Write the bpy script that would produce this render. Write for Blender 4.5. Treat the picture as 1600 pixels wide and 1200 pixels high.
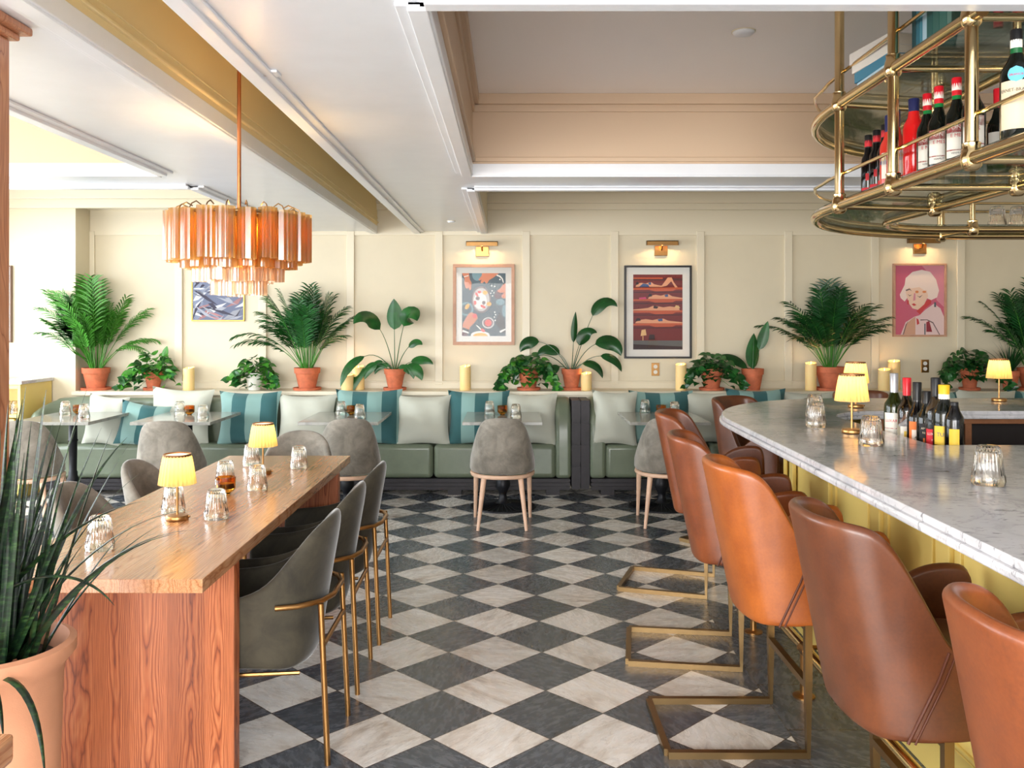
import bpy, bmesh, math, random
from math import sin, cos, pi, sqrt, radians as R
from mathutils import Vector, Matrix
random.seed(7)
sc = bpy.context.scene
COL = sc.collection
for _o in list(bpy.data.objects): bpy.data.objects.remove(_o)

# ------------------------------------------------------------------ camera, sky, light, exposure
cam = bpy.data.objects.new('camera', bpy.data.cameras.new('camera')); COL.objects.link(cam)
cam.location = (0, 0, 1.53); cam.rotation_euler = (pi/2, 0, 0)
cam.data.sensor_width = 36; cam.data.lens = 31.5
cam.data.shift_x = 0.001875; cam.data.shift_y = -0.0606
cam.data.clip_start = 0.05
sc.camera = cam
w = bpy.data.worlds.new('daylight'); sc.world = w; w.use_nodes = True
w.node_tree.nodes['Background'].inputs[0].default_value = (0.80, 0.90, 1.0, 1)
w.node_tree.nodes['Background'].inputs[1].default_value = 2.2
_t = w.node_tree; _tc = _t.nodes.new('ShaderNodeTexCoord'); _sp = _t.nodes.new('ShaderNodeSeparateXYZ'); _rp = _t.nodes.new('ShaderNodeValToRGB')
_rp.color_ramp.elements[0].position = .49; _rp.color_ramp.elements[0].color = (.30, .28, .26, 1)     # street and pavement below the horizon
_rp.color_ramp.elements[1].position = .53; _rp.color_ramp.elements[1].color = (.82, .91, 1, 1)
_ma = _t.nodes.new('ShaderNodeMath'); _ma.operation = 'MULTIPLY_ADD'; _ma.inputs[1].default_value = .5; _ma.inputs[2].default_value = .5
_t.links.new(_tc.outputs['Generated'], _sp.inputs[0]); _t.links.new(_sp.outputs[2], _ma.inputs[0]); _t.links.new(_ma.outputs[0], _rp.inputs[0]); _t.links.new(_rp.outputs[0], _t.nodes['Background'].inputs[0])
def area(name, loc, rot, sx, sy, power, col):
    l = bpy.data.lights.new(name, 'AREA'); l.shape = 'RECTANGLE'; l.size = sx; l.size_y = sy; l.energy = power; l.color = col
    o = bpy.data.objects.new(name, l); o.location = loc; o.rotation_euler = rot; COL.objects.link(o); return o
area('window_daylight', (-5.5, 4.6, 1.6), (0, -R(78), 0), 2.0, 6.6, 330, (0.86, 0.93, 1.0))
area('street_daylight', (-1.5, -3.4, 1.7), (R(97), 0, 0), 6.4, 2.2, 600, (1.0, 0.98, 0.955))
sc.view_settings.view_transform = 'Standard'; sc.view_settings.look = 'None'
sc.view_settings.exposure = 0.55; sc.view_settings.gamma = 1; sc.view_settings.use_curve_mapping = False
sc.cycles.use_denoising = True
sc.cycles.max_bounces = 10; sc.cycles.transparent_max_bounces = 24
sc.cycles.transmission_bounces = 8; sc.cycles.diffuse_bounces = 4; sc.cycles.glossy_bounces = 4
sc.cycles.sample_clamp_indirect = 6; sc.cycles.caustics_refractive = False; sc.cycles.caustics_reflective = False

# ------------------------------------------------------------------ materials
def lin(c):
    return tuple((v/255/12.92 if v/255 <= .04045 else ((v/255+.055)/1.055)**2.4) for v in c) + (1,)
class NT:
    def __init__(s, name):
        s.m = bpy.data.materials.new(name); s.m.use_nodes = True; s.t = s.m.node_tree; s.n = s.t.nodes
        s.b = s.n['Principled BSDF']; s.out = s.n['Material Output']
    def add(s, typ, **kw):
        n = s.n.new(typ)
        for k, v in kw.items():
            if k.startswith('i_'):
                n.inputs[int(k[2:]) if k[2:].isdigit() else k[2:].replace('_', ' ')].default_value = v
            else: setattr(n, k, v)
        return n
    def link(s, a, b): s.t.links.new(a, b)
    def coord(s, scale=(1, 1, 1), kind='Object', rot=(0, 0, 0)):
        tc = s.add('ShaderNodeTexCoord'); mp = s.add('ShaderNodeMapping')
        mp.inputs['Scale'].default_value = scale; mp.inputs['Rotation'].default_value = rot
        s.link(tc.outputs[kind], mp.inputs[0]); return mp.outputs[0]
    def noise(s, vec, scale, detail=4, rough=.5, dist=0):
        n = s.add('ShaderNodeTexNoise'); n.inputs['Scale'].default_value = scale; n.inputs['Detail'].default_value = detail
        n.inputs['Roughness'].default_value = rough; n.inputs['Distortion'].default_value = dist
        if vec is not None: s.link(vec, n.inputs['Vector'])
        return n.outputs['Fac']
    def ramp(s, fac, stops):
        r = s.add('ShaderNodeValToRGB'); e = r.color_ramp.elements
        while len(e) < len(stops): e.new(.5)
        for k, (p, c) in enumerate(stops):
            e[k].position = p; e[k].color = c if len(c) == 4 else lin(c)
        s.link(fac, r.inputs[0]); return r.outputs[0]
    def math(s, op, a, b=None, c=None):
        n = s.add('ShaderNodeMath', operation=op)
        for k, v in enumerate((a, b, c)):
            if v is None: continue
            if isinstance(v, (int, float)): n.inputs[k].default_value = v
            else: s.link(v, n.inputs[k])
        return n.outputs[0]
    def mix(s, fac, a, b, blend='MIX'):
        n = s.add('ShaderNodeMix', data_type='RGBA', blend_type=blend)
        for k, v in ((0, fac), (6, a), (7, b)):
            if isinstance(v, (int, float)): n.inputs[k].default_value = v
            elif isinstance(v, tuple): n.inputs[k].default_value = v if len(v) == 4 else lin(v)
            else: s.link(v, n.inputs[k])
        return n.outputs[2]
    def bump(s, fac, strength, dist=.002):
        n = s.add('ShaderNodeBump'); n.inputs['Strength'].default_value = strength; n.inputs['Distance'].default_value = dist
        s.link(fac, n.inputs['Height']); s.link(n.outputs[0], s.b.inputs['Normal'])
    def base(s, col): s.link(col, s.b.inputs['Base Color'])

def M(name, col, rough=.5, metal=0, var=0, vscale=6, bump=0, bscale=200, sheen=0, coat=0, trans=0, emis=None, es=0, ior=1.45, sss=0, alpha=1):
    t = NT(name); b = t.b
    b.inputs['Base Color'].default_value = lin(col); b.inputs['Roughness'].default_value = rough
    b.inputs['Metallic'].default_value = metal; b.inputs['IOR'].default_value = ior
    if var:
        v = t.coord()
        f = t.noise(v, vscale, 6, .6)
        lo = tuple(max(0, c*(1-var)) for c in col); hi = tuple(min(255, c*(1+var)) for c in col)
        t.base(t.ramp(f, [(.3, lo), (.7, hi)]))
    if bump: t.bump(t.noise(t.coord(), bscale, 4), bump)
    if sheen:
        b.inputs['Sheen Weight'].default_value = sheen; b.inputs['Sheen Roughness'].default_value = .35
    if coat: b.inputs['Coat Weight'].default_value = coat; b.inputs['Coat Roughness'].default_value = .15
    if trans: b.inputs['Transmission Weight'].default_value = trans
    if sss:
        b.inputs['Subsurface Weight'].default_value = sss; b.inputs['Subsurface Radius'].default_value = (.03, .02, .01)
    if emis: b.inputs['Emission Color'].default_value = lin(emis); b.inputs['Emission Strength'].default_value = es
    return t.m

def wood(name, c_lo, c_mid, c_hi, axis='Z', scale=1.0, rough=.35, coat=.2):
    t = NT(name); t.b.inputs['Roughness'].default_value = rough; t.b.inputs['Coat Weight'].default_value = coat
    t.b.inputs['Coat Roughness'].default_value = .18
    st = {'X': (.12, 1, 1), 'Y': (1, .12, 1), 'Z': (1, 1, .12)}[axis]
    v = t.coord(tuple(c*scale for c in st))
    n1 = t.noise(v, 2.6, 3, .5, .3)
    rings = t.math('FRACT', t.math('MULTIPLY', n1, 14.0))
    rr = t.math('ABSOLUTE', t.math('SUBTRACT', rings, .5))
    st2 = {'X': (.03, 1, 1), 'Y': (1, .03, 1), 'Z': (1, 1, .03)}[axis]
    v2 = t.coord(tuple(c*scale for c in st2))
    g = t.noise(v2, 130, 5, .6)
    c = t.ramp(rr, [(.0, c_mid), (.36, c_hi), (.47, c_mid), (.5, c_lo)])
    c2 = t.ramp(g, [(.3, tuple(x*.72 for x in c_mid)), (.7, (255, 255, 255))])
    t.base(t.mix(.45, c, c2, 'MULTIPLY'))
    t.bump(g, .08, .001)
    return t.m

def leather(name, col, dark):
    t = NT(name); v = t.coord()
    f = t.noise(v, 5, 6, .6); g = t.noise(v, 120, 3)
    t.base(t.mix(.25, t.ramp(f, [(.3, dark), (.62, col)]), t.ramp(g, [(.3, dark), (.7, col)])))
    t.b.inputs['Roughness'].default_value = .38; t.b.inputs['Coat Weight'].default_value = .18; t.b.inputs['Coat Roughness'].default_value = .25
    t.bump(t.noise(v, 380, 3), .12, .001); return t.m

def velvet(name, col, hi):
    t = NT(name); v = t.coord()
    f = t.noise(v, 7, 8, .65, .4)
    t.base(t.ramp(f, [(.35, col), (.65, hi)]))
    t.b.inputs['Roughness'].default_value = .85; t.b.inputs['Sheen Weight'].default_value = .55; t.b.inputs['Sheen Roughness'].default_value = .3
    t.bump(t.noise(v, 60, 5), .15, .002); return t.m

def marble_counter(name, base, fleck, vein, rough=.12, scale=1):
    t = NT(name); v = t.coord((1, 1, 1)); v2 = t.coord((1, 2.4, 1), rot=(0, 0, .5))
    cloud = t.noise(v, 6.0*scale, 10, .65, .6)
    c = t.ramp(cloud, [(.25, vein), (.5, base), (.8, tuple(min(255, x+10) for x in base))])
    fl = t.noise(v2, 20*scale, 6, .62, .9)
    c = t.mix(t.ramp(fl, [(.60, (0, 0, 0)), (.66, (215, 215, 215))]), c, fleck)
    w_ = t.math('ABSOLUTE', t.math('SUBTRACT', t.noise(v, 3.2*scale, 8, .62, .8), .5))
    c = t.mix(t.ramp(w_, [(.0, (140, 140, 140)), (.014, (0, 0, 0))]), c, fleck)
    t.base(c); t.b.inputs['Roughness'].default_value = rough; return t.m

def plank_wood(name, c_lo, c_mid, c_hi, along='Z', pw=.115, rough=.35, coat=.2, arch=1.0):
    t = NT(name); t.b.inputs['Roughness'].default_value = rough; t.b.inputs['Coat Weight'].default_value = coat; t.b.inputs['Coat Roughness'].default_value = .18
    tc = t.add('ShaderNodeTexCoord'); sp = t.add('ShaderNodeSeparateXYZ'); t.link(tc.outputs['Object'], sp.inputs[0])
    A = sp.outputs['XYZ'.index(along)]; W_ = sp.outputs[0]
    q = t.math('DIVIDE', W_, pw); idx = t.math('FLOOR', q); wn = t.add('ShaderNodeTexWhiteNoise', noise_dimensions='1D'); t.link(idx, wn.inputs['W'])
    rs = t.add('ShaderNodeSeparateColor'); t.link(wn.outputs['Color'], rs.inputs[0]); ra, rb, rc = rs.outputs
    st = {'X': (.25, 1, 1), 'Y': (1, .25, 1), 'Z': (1, 1, .25)}[along]
    n = t.noise(t.coord(st), 7, 4, .5, .3)
    u = t.math('ADD', t.math('MULTIPLY', t.math('SUBTRACT', t.math('FRACT', q), .5), pw), t.math('MULTIPLY', t.math('SUBTRACT', ra, .5), .05))
    para = t.math('MULTIPLY', t.math('MULTIPLY', u, u), t.math('ADD', t.math('MULTIPLY', rc, 2200.0*arch), 500.0))
    lin_ = t.math('MULTIPLY', A, t.math('ADD', t.math('MULTIPLY', t.math('MULTIPLY', rb, rb), 13.0*arch), -3.0*arch))
    f = t.math('ADD', t.math('ADD', para, lin_), t.math('ADD', t.math('MULTIPLY', n, 9.0), t.math('MULTIPLY', rc, 20.0)))
    rr = t.math('FRACT', f)
    c = t.ramp(rr, [(.0, c_lo), (.10, c_mid), (.55, c_hi), (.86, c_mid), (1.0, c_lo)])
    st2 = {'X': (.03, 1, 1), 'Y': (1, .03, 1), 'Z': (1, 1, .03)}[along]
    g = t.noise(t.coord(st2), 260, 4, .6)
    c2 = t.ramp(g, [(.32, tuple(x*.70 for x in (255, 235, 220))), (.62, (255, 255, 255))])
    tone = t.ramp(ra, [(0, (214, 206, 200)), (1, (255, 255, 255))])
    c = t.mix(1.0, t.mix(.6, c, c2, 'MULTIPLY'), tone, 'MULTIPLY')
    t.base(c); t.bump(g, .06, .001); return t.m

def floor_mat():
    t = NT('checkered_marble_floor')
    D = .4318; S = D/sqrt(2); X0 = -.0685; Y0 = 3.718
    tc = t.add('ShaderNodeTexCoord'); sp = t.add('ShaderNodeSeparateXYZ'); t.link(tc.outputs['Object'], sp.inputs[0])
    dx = t.math('SUBTRACT', sp.outputs[0], X0); dy = t.math('SUBTRACT', sp.outputs[1], Y0)
    k = 1/(sqrt(2)*S)
    u = t.math('ADD', t.math('MULTIPLY', t.math('ADD', dx, dy), k), .5)
    v = t.math('ADD', t.math('MULTIPLY', t.math('SUBTRACT', dx, dy), k), .5)
    iu = t.math('FLOOR', u); iv = t.math('FLOOR', v)
    par = t.math('ABSOLUTE', t.math('MODULO', t.math('ADD', iu, iv), 2.0))
    fu = t.math('ABSOLUTE', t.math('SUBTRACT', t.math('FRACT', u), .5)); fv = t.math('ABSOLUTE', t.math('SUBTRACT', t.math('FRACT', v), .5))
    edge = t.math('MAXIMUM', fu, fv)
    # border band of axis aligned dark slabs along the bar
    bu = t.math('DIVIDE', t.math('SUBTRACT', sp.outputs[0], 1.04), .42); bv = t.math('DIVIDE', sp.outputs[1], .42)
    inb = t.math('MULTIPLY', t.math('GREATER_THAN', sp.outputs[0], 1.04), t.math('LESS_THAN', sp.outputs[1], 4.75))
    be = t.math('MAXIMUM', t.math('ABSOLUTE', t.math('SUBTRACT', t.math('FRACT', bu), .5)), t.math('ABSOLUTE', t.math('SUBTRACT', t.math('FRACT', bv), .5)))
    def sel(a, b): return t.math('ADD', t.math('MULTIPLY', a, t.math('SUBTRACT', 1.0, inb)), t.math('MULTIPLY', b, inb))
    EU = sel(iu, t.math('FLOOR', bu)); EV = sel(iv, t.math('FLOOR', bv)); ED = sel(edge, be); dark = sel(par, 1.0)
    cx = t.add('ShaderNodeCombineXYZ'); t.link(EU, cx.inputs[0]); t.link(EV, cx.inputs[1]); t.link(inb, cx.inputs[2])
    wn = t.add('ShaderNodeTexWhiteNoise', noise_dimensions='3D'); t.link(cx.outputs[0], wn.inputs[0])
    off = t.add('ShaderNodeVectorMath', operation='MULTIPLY_ADD'); t.link(wn.outputs['Color'], off.inputs[0])
    off.inputs[1].default_value = (37, 41, 29); t.link(tc.outputs['Object'], off.inputs[2])
    vec = off.outputs[0]
    rot = t.add('ShaderNodeVectorRotate', rotation_type='Z_AXIS'); t.link(vec, rot.inputs['Vector']); t.link(t.math('MULTIPLY', wn.outputs['Value'], 6.28), rot.inputs['Angle'])
    mp = t.add('ShaderNodeMapping'); mp.inputs['Scale'].default_value = (1, 2.6, 1); t.link(rot.outputs[0], mp.inputs[0]); vec = mp.outputs[0]
    n1 = t.noise(vec, 3.5, 9, .62, .9); n2 = t.noise(vec, 14, 8, .7, .5); n3 = t.noise(vec, 1.6, 5, .6, 1.4)
    light = t.ramp(n1, [(.25, (176, 160, 145)), (.45, (226, 218, 208)), (.62, (242, 238, 232)), (.85, (218, 202, 184))])
    vein = t.ramp(t.math('ABSOLUTE', t.math('SUBTRACT', n3, .5)), [(0, (150, 150, 150)), (.012, (0, 0, 0))])
    light = t.mix(vein, light, (120, 104, 92))
    drk = t.ramp(n2, [(.25, (52, 56, 62)), (.5, (82, 87, 94)), (.75, (116, 121, 128))])
    drk = t.mix(t.ramp(t.math('ABSOLUTE', t.math('SUBTRACT', n3, .47)), [(0, (140, 140, 140)), (.006, (0, 0, 0))]), drk, (165, 168, 172))
    c = t.mix(dark, light, drk)
    val = t.math('ADD', t.math('MULTIPLY', wn.outputs['Value'], .28), .80)
    cv = t.add('ShaderNodeCombineColor'); [t.link(val, cv.inputs[i]) for i in range(3)]
    c = t.mix(1.0, c, cv.outputs[0], 'MULTIPLY')
    g = t.math('GREATER_THAN', ED, .4925)
    c = t.mix(g, c, (70, 58, 48))
    t.base(c)
    t.link(t.math('ADD', t.math('MULTIPLY', n2, .22), .16), t.b.inputs['Roughness'])
    t.bump(t.math('ADD', t.math('MULTIPLY', g, -1.0), t.math('MULTIPLY', n2, .12)), .35, .002)
    return t.m

def stripe_fabric(name, a, b, period, ph):
    t = NT(name); tc = t.add('ShaderNodeTexCoord'); sp = t.add('ShaderNodeSeparateXYZ'); t.link(tc.outputs['Object'], sp.inputs[0])
    f = t.math('FRACT', t.math('ADD', t.math('DIVIDE', sp.outputs[0], period), ph))
    t.base(t.mix(t.math('GREATER_THAN', f, .5), a, b)); t.b.inputs['Roughness'].default_value = .9
    t.b.inputs['Sheen Weight'].default_value = .2
    t.bump(t.noise(t.coord((1, 1, 1)), 350, 2), .15, .001); return t.m

def sheer(name, col, transp, transl, gloss, tcol=None, rough=.12, gk=1.0, dfk=.35):
    """thin coloured glass or cloth: a fixed mix of transparent, translucent and glossy"""
    t = NT(name); t.n.remove(t.b)
    tr = t.add('ShaderNodeBsdfTransparent'); tr.inputs[0].default_value = lin(tcol or col)
    tl = t.add('ShaderNodeBsdfTranslucent'); tl.inputs[0].default_value = lin(col)
    df = t.add('ShaderNodeBsdfDiffuse'); df.inputs[0].default_value = lin(col)
    gl = t.add('ShaderNodeBsdfGlossy'); gl.inputs[0].default_value = (1, 1, 1, 1); gl.inputs['Roughness'].default_value = rough
    m1 = t.add('ShaderNodeMixShader'); m1.inputs[0].default_value = dfk; t.link(tl.outputs[0], m1.inputs[1]); t.link(df.outputs[0], m1.inputs[2])
    s = transp+transl
    m2 = t.add('ShaderNodeMixShader'); m2.inputs[0].default_value = transl/s; t.link(tr.outputs[0], m2.inputs[1]); t.link(m1.outputs[0], m2.inputs[2])
    m3 = t.add('ShaderNodeMixShader'); t.link(m2.outputs[0], m3.inputs[1]); t.link(gl.outputs[0], m3.inputs[2])
    fr = t.add('ShaderNodeFresnel'); fr.inputs[0].default_value = 1.5
    t.link(t.math('ADD', t.math('MULTIPLY', fr.outputs[0], gk), gloss), m3.inputs[0])
    t.link(m3.outputs[0], t.out.inputs[0]); return t.m

wall_paint = M('cream_wall_paint', (217, 206, 180), .45, var=.015, vscale=2)
trim_paint = M('cream_trim_paint', (222, 212, 188), .35)
ceil_paint = M('white_ceiling_paint', (232, 235, 240), .28, var=.01)
coffer_paint = M('peach_coffer_paint', (208, 182, 154), .5)
slot_paint = M('straw_beam_paint', (228, 208, 158), .5)
oak_panel = plank_wood('red_oak_panel', (128, 60, 30), (180, 98, 56), (204, 126, 80), 'Z', .125, .4, .15)
oak_top = plank_wood('red_oak_top', (188, 126, 84), (218, 156, 110), (230, 174, 130), 'Y', .10, .22, .5, .6)
oak_post = wood('oak_post', (150, 90, 58), (190, 128, 92), (205, 146, 108), 'Z', 2, .45)
ash = M('pale_ash_wood', (222, 184, 156), .45, var=.05, vscale=12)
velvet_gray = velvet('taupe_grey_velvet', (108, 102, 92), (150, 143, 131))
velvet_olive = velvet('olive_grey_velvet', (44, 40, 31), (70, 64, 50))
brass = M('polished_brass', (226, 200, 150), .14, 1)
brass_soft = M('satin_brass', (172, 128, 78), .3, 1)
brass_dark = M('antique_brass_tube', (138, 112, 76), .34, 1)
lea = [leather('tan_leather', (178, 96, 34), (140, 68, 20)), leather('saddle_leather', (142, 74, 34), (102, 48, 20)), leather('chestnut_leather', (112, 60, 30), (78, 40, 20))]
green_lea = M('sage_green_leather', (108, 118, 98), .36, var=.05, vscale=8, coat=.25)
dark_wood = M('black_stained_wood', (38, 34, 38), .5, var=.2, vscale=20)
iron = M('black_cast_iron', (24, 25, 30), .45, .3)
terra = M('terracotta_clay', (196, 108, 74), .75, var=.1, vscale=14, bump=.1)
terra_big = M('smooth_terracotta', (202, 142, 108), .7, var=.05, vscale=5, bump=.15, bscale=400)
white_pot = M('white_glazed_pot', (228, 226, 215), .3)
soil = M('dark_soil', (44, 30, 22), .95, bump=.8, bscale=90)
wax = M('ivory_wax', (246, 214, 150), .5, sss=.5)
flame = M('flame_glow', (255, 190, 90), .5, emis=(255, 170, 70), es=14)
glass = M('clear_glass', (250, 246, 240), .02, trans=1)
amber_glass = M('amber_glass', (226, 150, 48), .05, trans=1)
shelf_glass = sheer('shelf_glass', (225, 235, 230), .9, .01, .02, (232, 240, 236), .03, .8)
tube_glass = sheer('amber_ribbed_glass', (248, 196, 112), .40, .55, .03, (252, 216, 150), .12, .8, .12)
tube_clear = sheer('pale_ribbed_glass', (246, 222, 196), .58, .34, .05, (252, 232, 210), .12, .8, .12)
shade_cloth = sheer('pleated_shade_cloth', (252, 216, 138), .02, .98, .0, None, .8)
yellow_paint = M('butter_yellow_paint', (238, 210, 122), .32)
bar_marble = marble_counter('grey_veined_marble', (206, 204, 206), (92, 92, 96), (158, 158, 162))
cafe_marble = marble_counter('grey_beige_stone', (158, 156, 148), (112, 108, 100), (122, 122, 118), .14, 2.2)
pil_light = M('silvery_sage_fabric', (190, 192, 178), .8, sheen=.3, bump=.2, bscale=40)
pil_stripe = [stripe_fabric('teal_stripe_fabric', (50, 96, 98), (128, 162, 156), .24, .12), stripe_fabric('teal_stripe_fabric_wide', (50, 96, 98), (128, 162, 156), .26, .55)]
leaf_mats = [M('fresh_green_leaf', (62, 124, 38), .42, var=.25, vscale=9), M('deep_green_leaf', (30, 84, 34), .35, var=.25, vscale=9), M('dark_green_leaf', (22, 66, 28), .3, var=.25, vscale=9)]
black_paint = M('black_frame_paint', (26, 24, 26), .35)
rose_wood = M('rosy_wood_frame', (190, 146, 120), .45, var=.06, vscale=20)
gold_frame = M('thin_gold_frame', (206, 160, 84), .35, .7)
mat_board = M('white_mat_board', (228, 226, 220), .6)
pic_glass = sheer('picture_glazing', (240, 240, 240), .97, .005, .0, (250, 250, 250), .02, .35)

# ------------------------------------------------------------------ mesh building
class MB:
    def __init__(s): s.v = []; s.f = []; s.mi = []
    def add(s, vs, fs, mi=0):
        o = len(s.v); s.v += [tuple(p) for p in vs]; s.f += [tuple(i+o for i in f) for f in fs]; s.mi += [mi]*len(fs); return s
    def box(s, x0, x1, y0, y1, z0, z1, mi=0, mat=None):
        vs = [(x, y, z) for z in (z0, z1) for y in (y0, y1) for x in (x0, x1)]
        if mat is not None: vs = [tuple(mat @ Vector(p)) for p in vs]
        return s.add(vs, [(0, 2, 3, 1), (4, 5, 7, 6), (0, 1, 5, 4), (1, 3, 7, 5), (3, 2, 6, 7), (2, 0, 4, 6)], mi)
    def lathe(s, prof, seg=32, c=(0, 0, 0), mi=0, rib=None, cap=True, close=False):
        n = len(prof); vs = []; fs = []
        for j, (r, z) in enumerate(prof):
            for i in range(seg):
                a = 2*pi*i/seg; rr = r*(1 + (rib(a, j) if rib else 0)); vs.append((c[0]+rr*cos(a), c[1]+rr*sin(a), c[2]+z))
        m = n if close else n-1
        for j in range(m):
            for i in range(seg):
                a, b = j*seg+i, j*seg+(i+1) % seg; k = (j+1) % n
                fs.append((a, b, k*seg+(i+1) % seg, k*seg+i))
        if cap and not close:
            fs.append(tuple(range(seg))[::-1]); fs.append(tuple((n-1)*seg+i for i in range(seg)))
        return s.add(vs, fs, mi)
    def tube(s, pts, r, seg=10, closed=False, mi=0, square=False, cap=True):
        P = [Vector(p) for p in pts]; n = len(P); vs = []; fs = []
        rs = r if isinstance(r, (list, tuple)) else [r]*n
        if square: seg = 4
        up = None
        for i in range(n):
            if closed: d = P[(i+1) % n]-P[i-1]
            else: d = (P[min(i+1, n-1)]-P[max(i-1, 0)])
            d.normalize()
            if up is None:
                up = Vector((0, 0, 1)) if abs(d.z) < .9 else Vector((1, 0, 0))
            a = (up - d*up.dot(d))
            if a.length < 1e-4: a = Vector((1, 0, 0)) - d*d.x
            a.normalize(); up = a; b = d.cross(a)
            # mitre
            k = 1
            if square and 0 < i < n-1:
                c_ = (P[i+1]-P[i]).normalized().dot((P[i]-P[i-1]).normalized()); k = 1/max(.5, sqrt((1+c_)/2))
            for q in range(seg):
                t = 2*pi*q/seg + (pi/4 if square else 0); rr = rs[i]*(sqrt(2) if square else 1)
                vs.append(P[i]+(a*cos(t)+b*sin(t))*rr)
        for i in range(n if closed else n-1):
            for q in range(seg):
                k = (i+1) % n
                fs.append((i*seg+q, i*seg+(q+1) % seg, k*seg+(q+1) % seg, k*seg+q))
        if not closed and cap:
            fs.append(tuple(range(seg))[::-1]); fs.append(tuple((n-1)*seg+q for q in range(seg)))
        return s.add(vs, fs, mi)
    def grid(s, rows, closed=False, mi=0):
        n = len(rows); m = len(rows[0]); vs = [p for r_ in rows for p in r_]; fs = []
        for i in range(n-1):
            for j in range(m if closed else m-1):
                fs.append((i*m+j, i*m+(j+1) % m, (i+1)*m+(j+1) % m, (i+1)*m+j))
        return s.add(vs, fs, mi)
    def prism(s, poly, z0, z1, mi=0):
        n = len(poly); vs = [(x, y, z0) for x, y in poly]+[(x, y, z1) for x, y in poly]
        fs = [tuple(range(n))[::-1], tuple(range(n, 2*n))]+[(i, (i+1) % n, n+(i+1) % n, n+i) for i in range(n)]
        return s.add(vs, fs, mi)
    def xf(s, mat): s.v = [tuple(mat @ Vector(p)) for p in s.v]; return s
    def build(s, name, mat, parent=None, smooth=False, bevel=0, bseg=2, sub=0, loc=None, label=None):
        me = bpy.data.meshes.new(name); me.from_pydata(s.v, [], s.f)
        for m_ in (mat if isinstance(mat, (list, tuple)) else [mat]): me.materials.append(m_)
        for p, k in zip(me.polygons, s.mi): p.material_index = k
        bm = bmesh.new(); bm.from_mesh(me); bmesh.ops.recalc_face_normals(bm, faces=bm.faces); bm.to_mesh(me); bm.free()
        me.polygons.foreach_set('use_smooth', [bool(smooth)]*len(me.polygons)); me.update()
        o = bpy.data.objects.new(name, me); COL.objects.link(o)
        if parent: o.parent = parent
        if loc: o.location = loc
        if bevel:
            b = o.modifiers.new('bevel', 'BEVEL'); b.width = bevel; b.segments = bseg; b.limit_method = 'ANGLE'; b.angle_limit = R(40)
        if sub:
            b = o.modifiers.new('sub', 'SUBSURF'); b.levels = sub; b.render_levels = sub
        if smooth and not sub: 
            try: me.set_sharp_from_angle(angle=R(45))
            except Exception: pass
        if label: o['label'] = label
        return o
def thing(name, label, cat, loc=(0, 0, 0), rz=0, group=None):
    o = bpy.data.objects.new(name, None); COL.objects.link(o); o.empty_display_size = .1
    o.location = loc; o.rotation_euler = (0, 0, rz); tag(o, label, cat, group); return o
def tag(o, label, cat, group=None):
    o['label'] = label; o['category'] = cat
    if group: o['group'] = group
    return o
def struct(o): o['kind'] = 'structure'; return o
def copy_tree(o, parent=None):
    c = o.copy(); COL.objects.link(c)
    if parent: c.parent = parent
    for ch in o.children: copy_tree(ch, c)
    return c
def dup(root, label, loc, rz=0, group=None, scale=None):
    c = copy_tree(root); c['label'] = label; c.location = loc; c.rotation_euler = (0, 0, rz)
    if scale: c.scale = scale
    if group: c['group'] = group
    elif 'group' in c.keys(): del c['group']
    return c
F = 1400.0; HX = 797.0; HY = 503.0; CH = 1.53
def P(px, py, Y): return ((px-HX)/F*Y, Y, CH-(py-HY)/F*Y)
def onz(px, py, z):      # point of height z seen at a pixel
    Y = F*(CH-z)/(py-HY); return ((px-HX)/F*Y, Y, z)
def wx(px, Y): return (px-HX)/F*Y
def wz(py, Y): return CH-(py-HY)/F*Y
def lamp_light(name, parent, loc, power, col=(1, .72, .38), size=.02):
    l = bpy.data.lights.new(name, 'POINT'); l.energy = power; l.color = col; l.shadow_soft_size = size
    o = bpy.data.objects.new(name, l); o.location = loc; COL.objects.link(o)
    if parent: o.parent = parent
    return o
def arc(cx, cy, r, a0, a1, n, z=None):
    pts = [(cx+r*cos(R(a0+(a1-a0)*i/n)), cy+r*sin(R(a0+(a1-a0)*i/n))) for i in range(n+1)]
    return pts if z is None else [(x, y, z) for x, y in pts]
def rbox(x0, x1, y0, y1, z0, z1): return MB().box(x0, x1, y0, y1, z0, z1)
def text_mesh(txt, size, mat, parent, place, name='lettering'):
    cu = bpy.data.curves.new('t', 'FONT'); cu.body = txt; cu.size = size; cu.align_x = 'CENTER'; cu.align_y = 'CENTER'; cu.resolution_u = 2
    to = bpy.data.objects.new('t', cu); me = bpy.data.meshes.new_from_object(to); bpy.data.objects.remove(to); bpy.data.curves.remove(cu)
    for v in me.vertices: v.co = Vector(place(v.co.x, v.co.y))
    me.name = name; me.materials.clear(); me.materials.append(mat)
    o = bpy.data.objects.new(name, me); COL.objects.link(o); o.parent = parent; return o

# ------------------------------------------------------------------ THE ROOM
SOF = 2.40; TOP = 2.85; WB = 8.6; XL = -5.0; XR = 6.2; YN = -3.0
fl = MB().box(XL-.2, XR+.2, YN, WB+.15, -.1, 0).build('floor', floor_mat()); struct(fl)
struct(MB().box(XL-.2, XR+.2, WB, WB+.15, 0, 3.1).build('wall_back', wall_paint))
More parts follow.
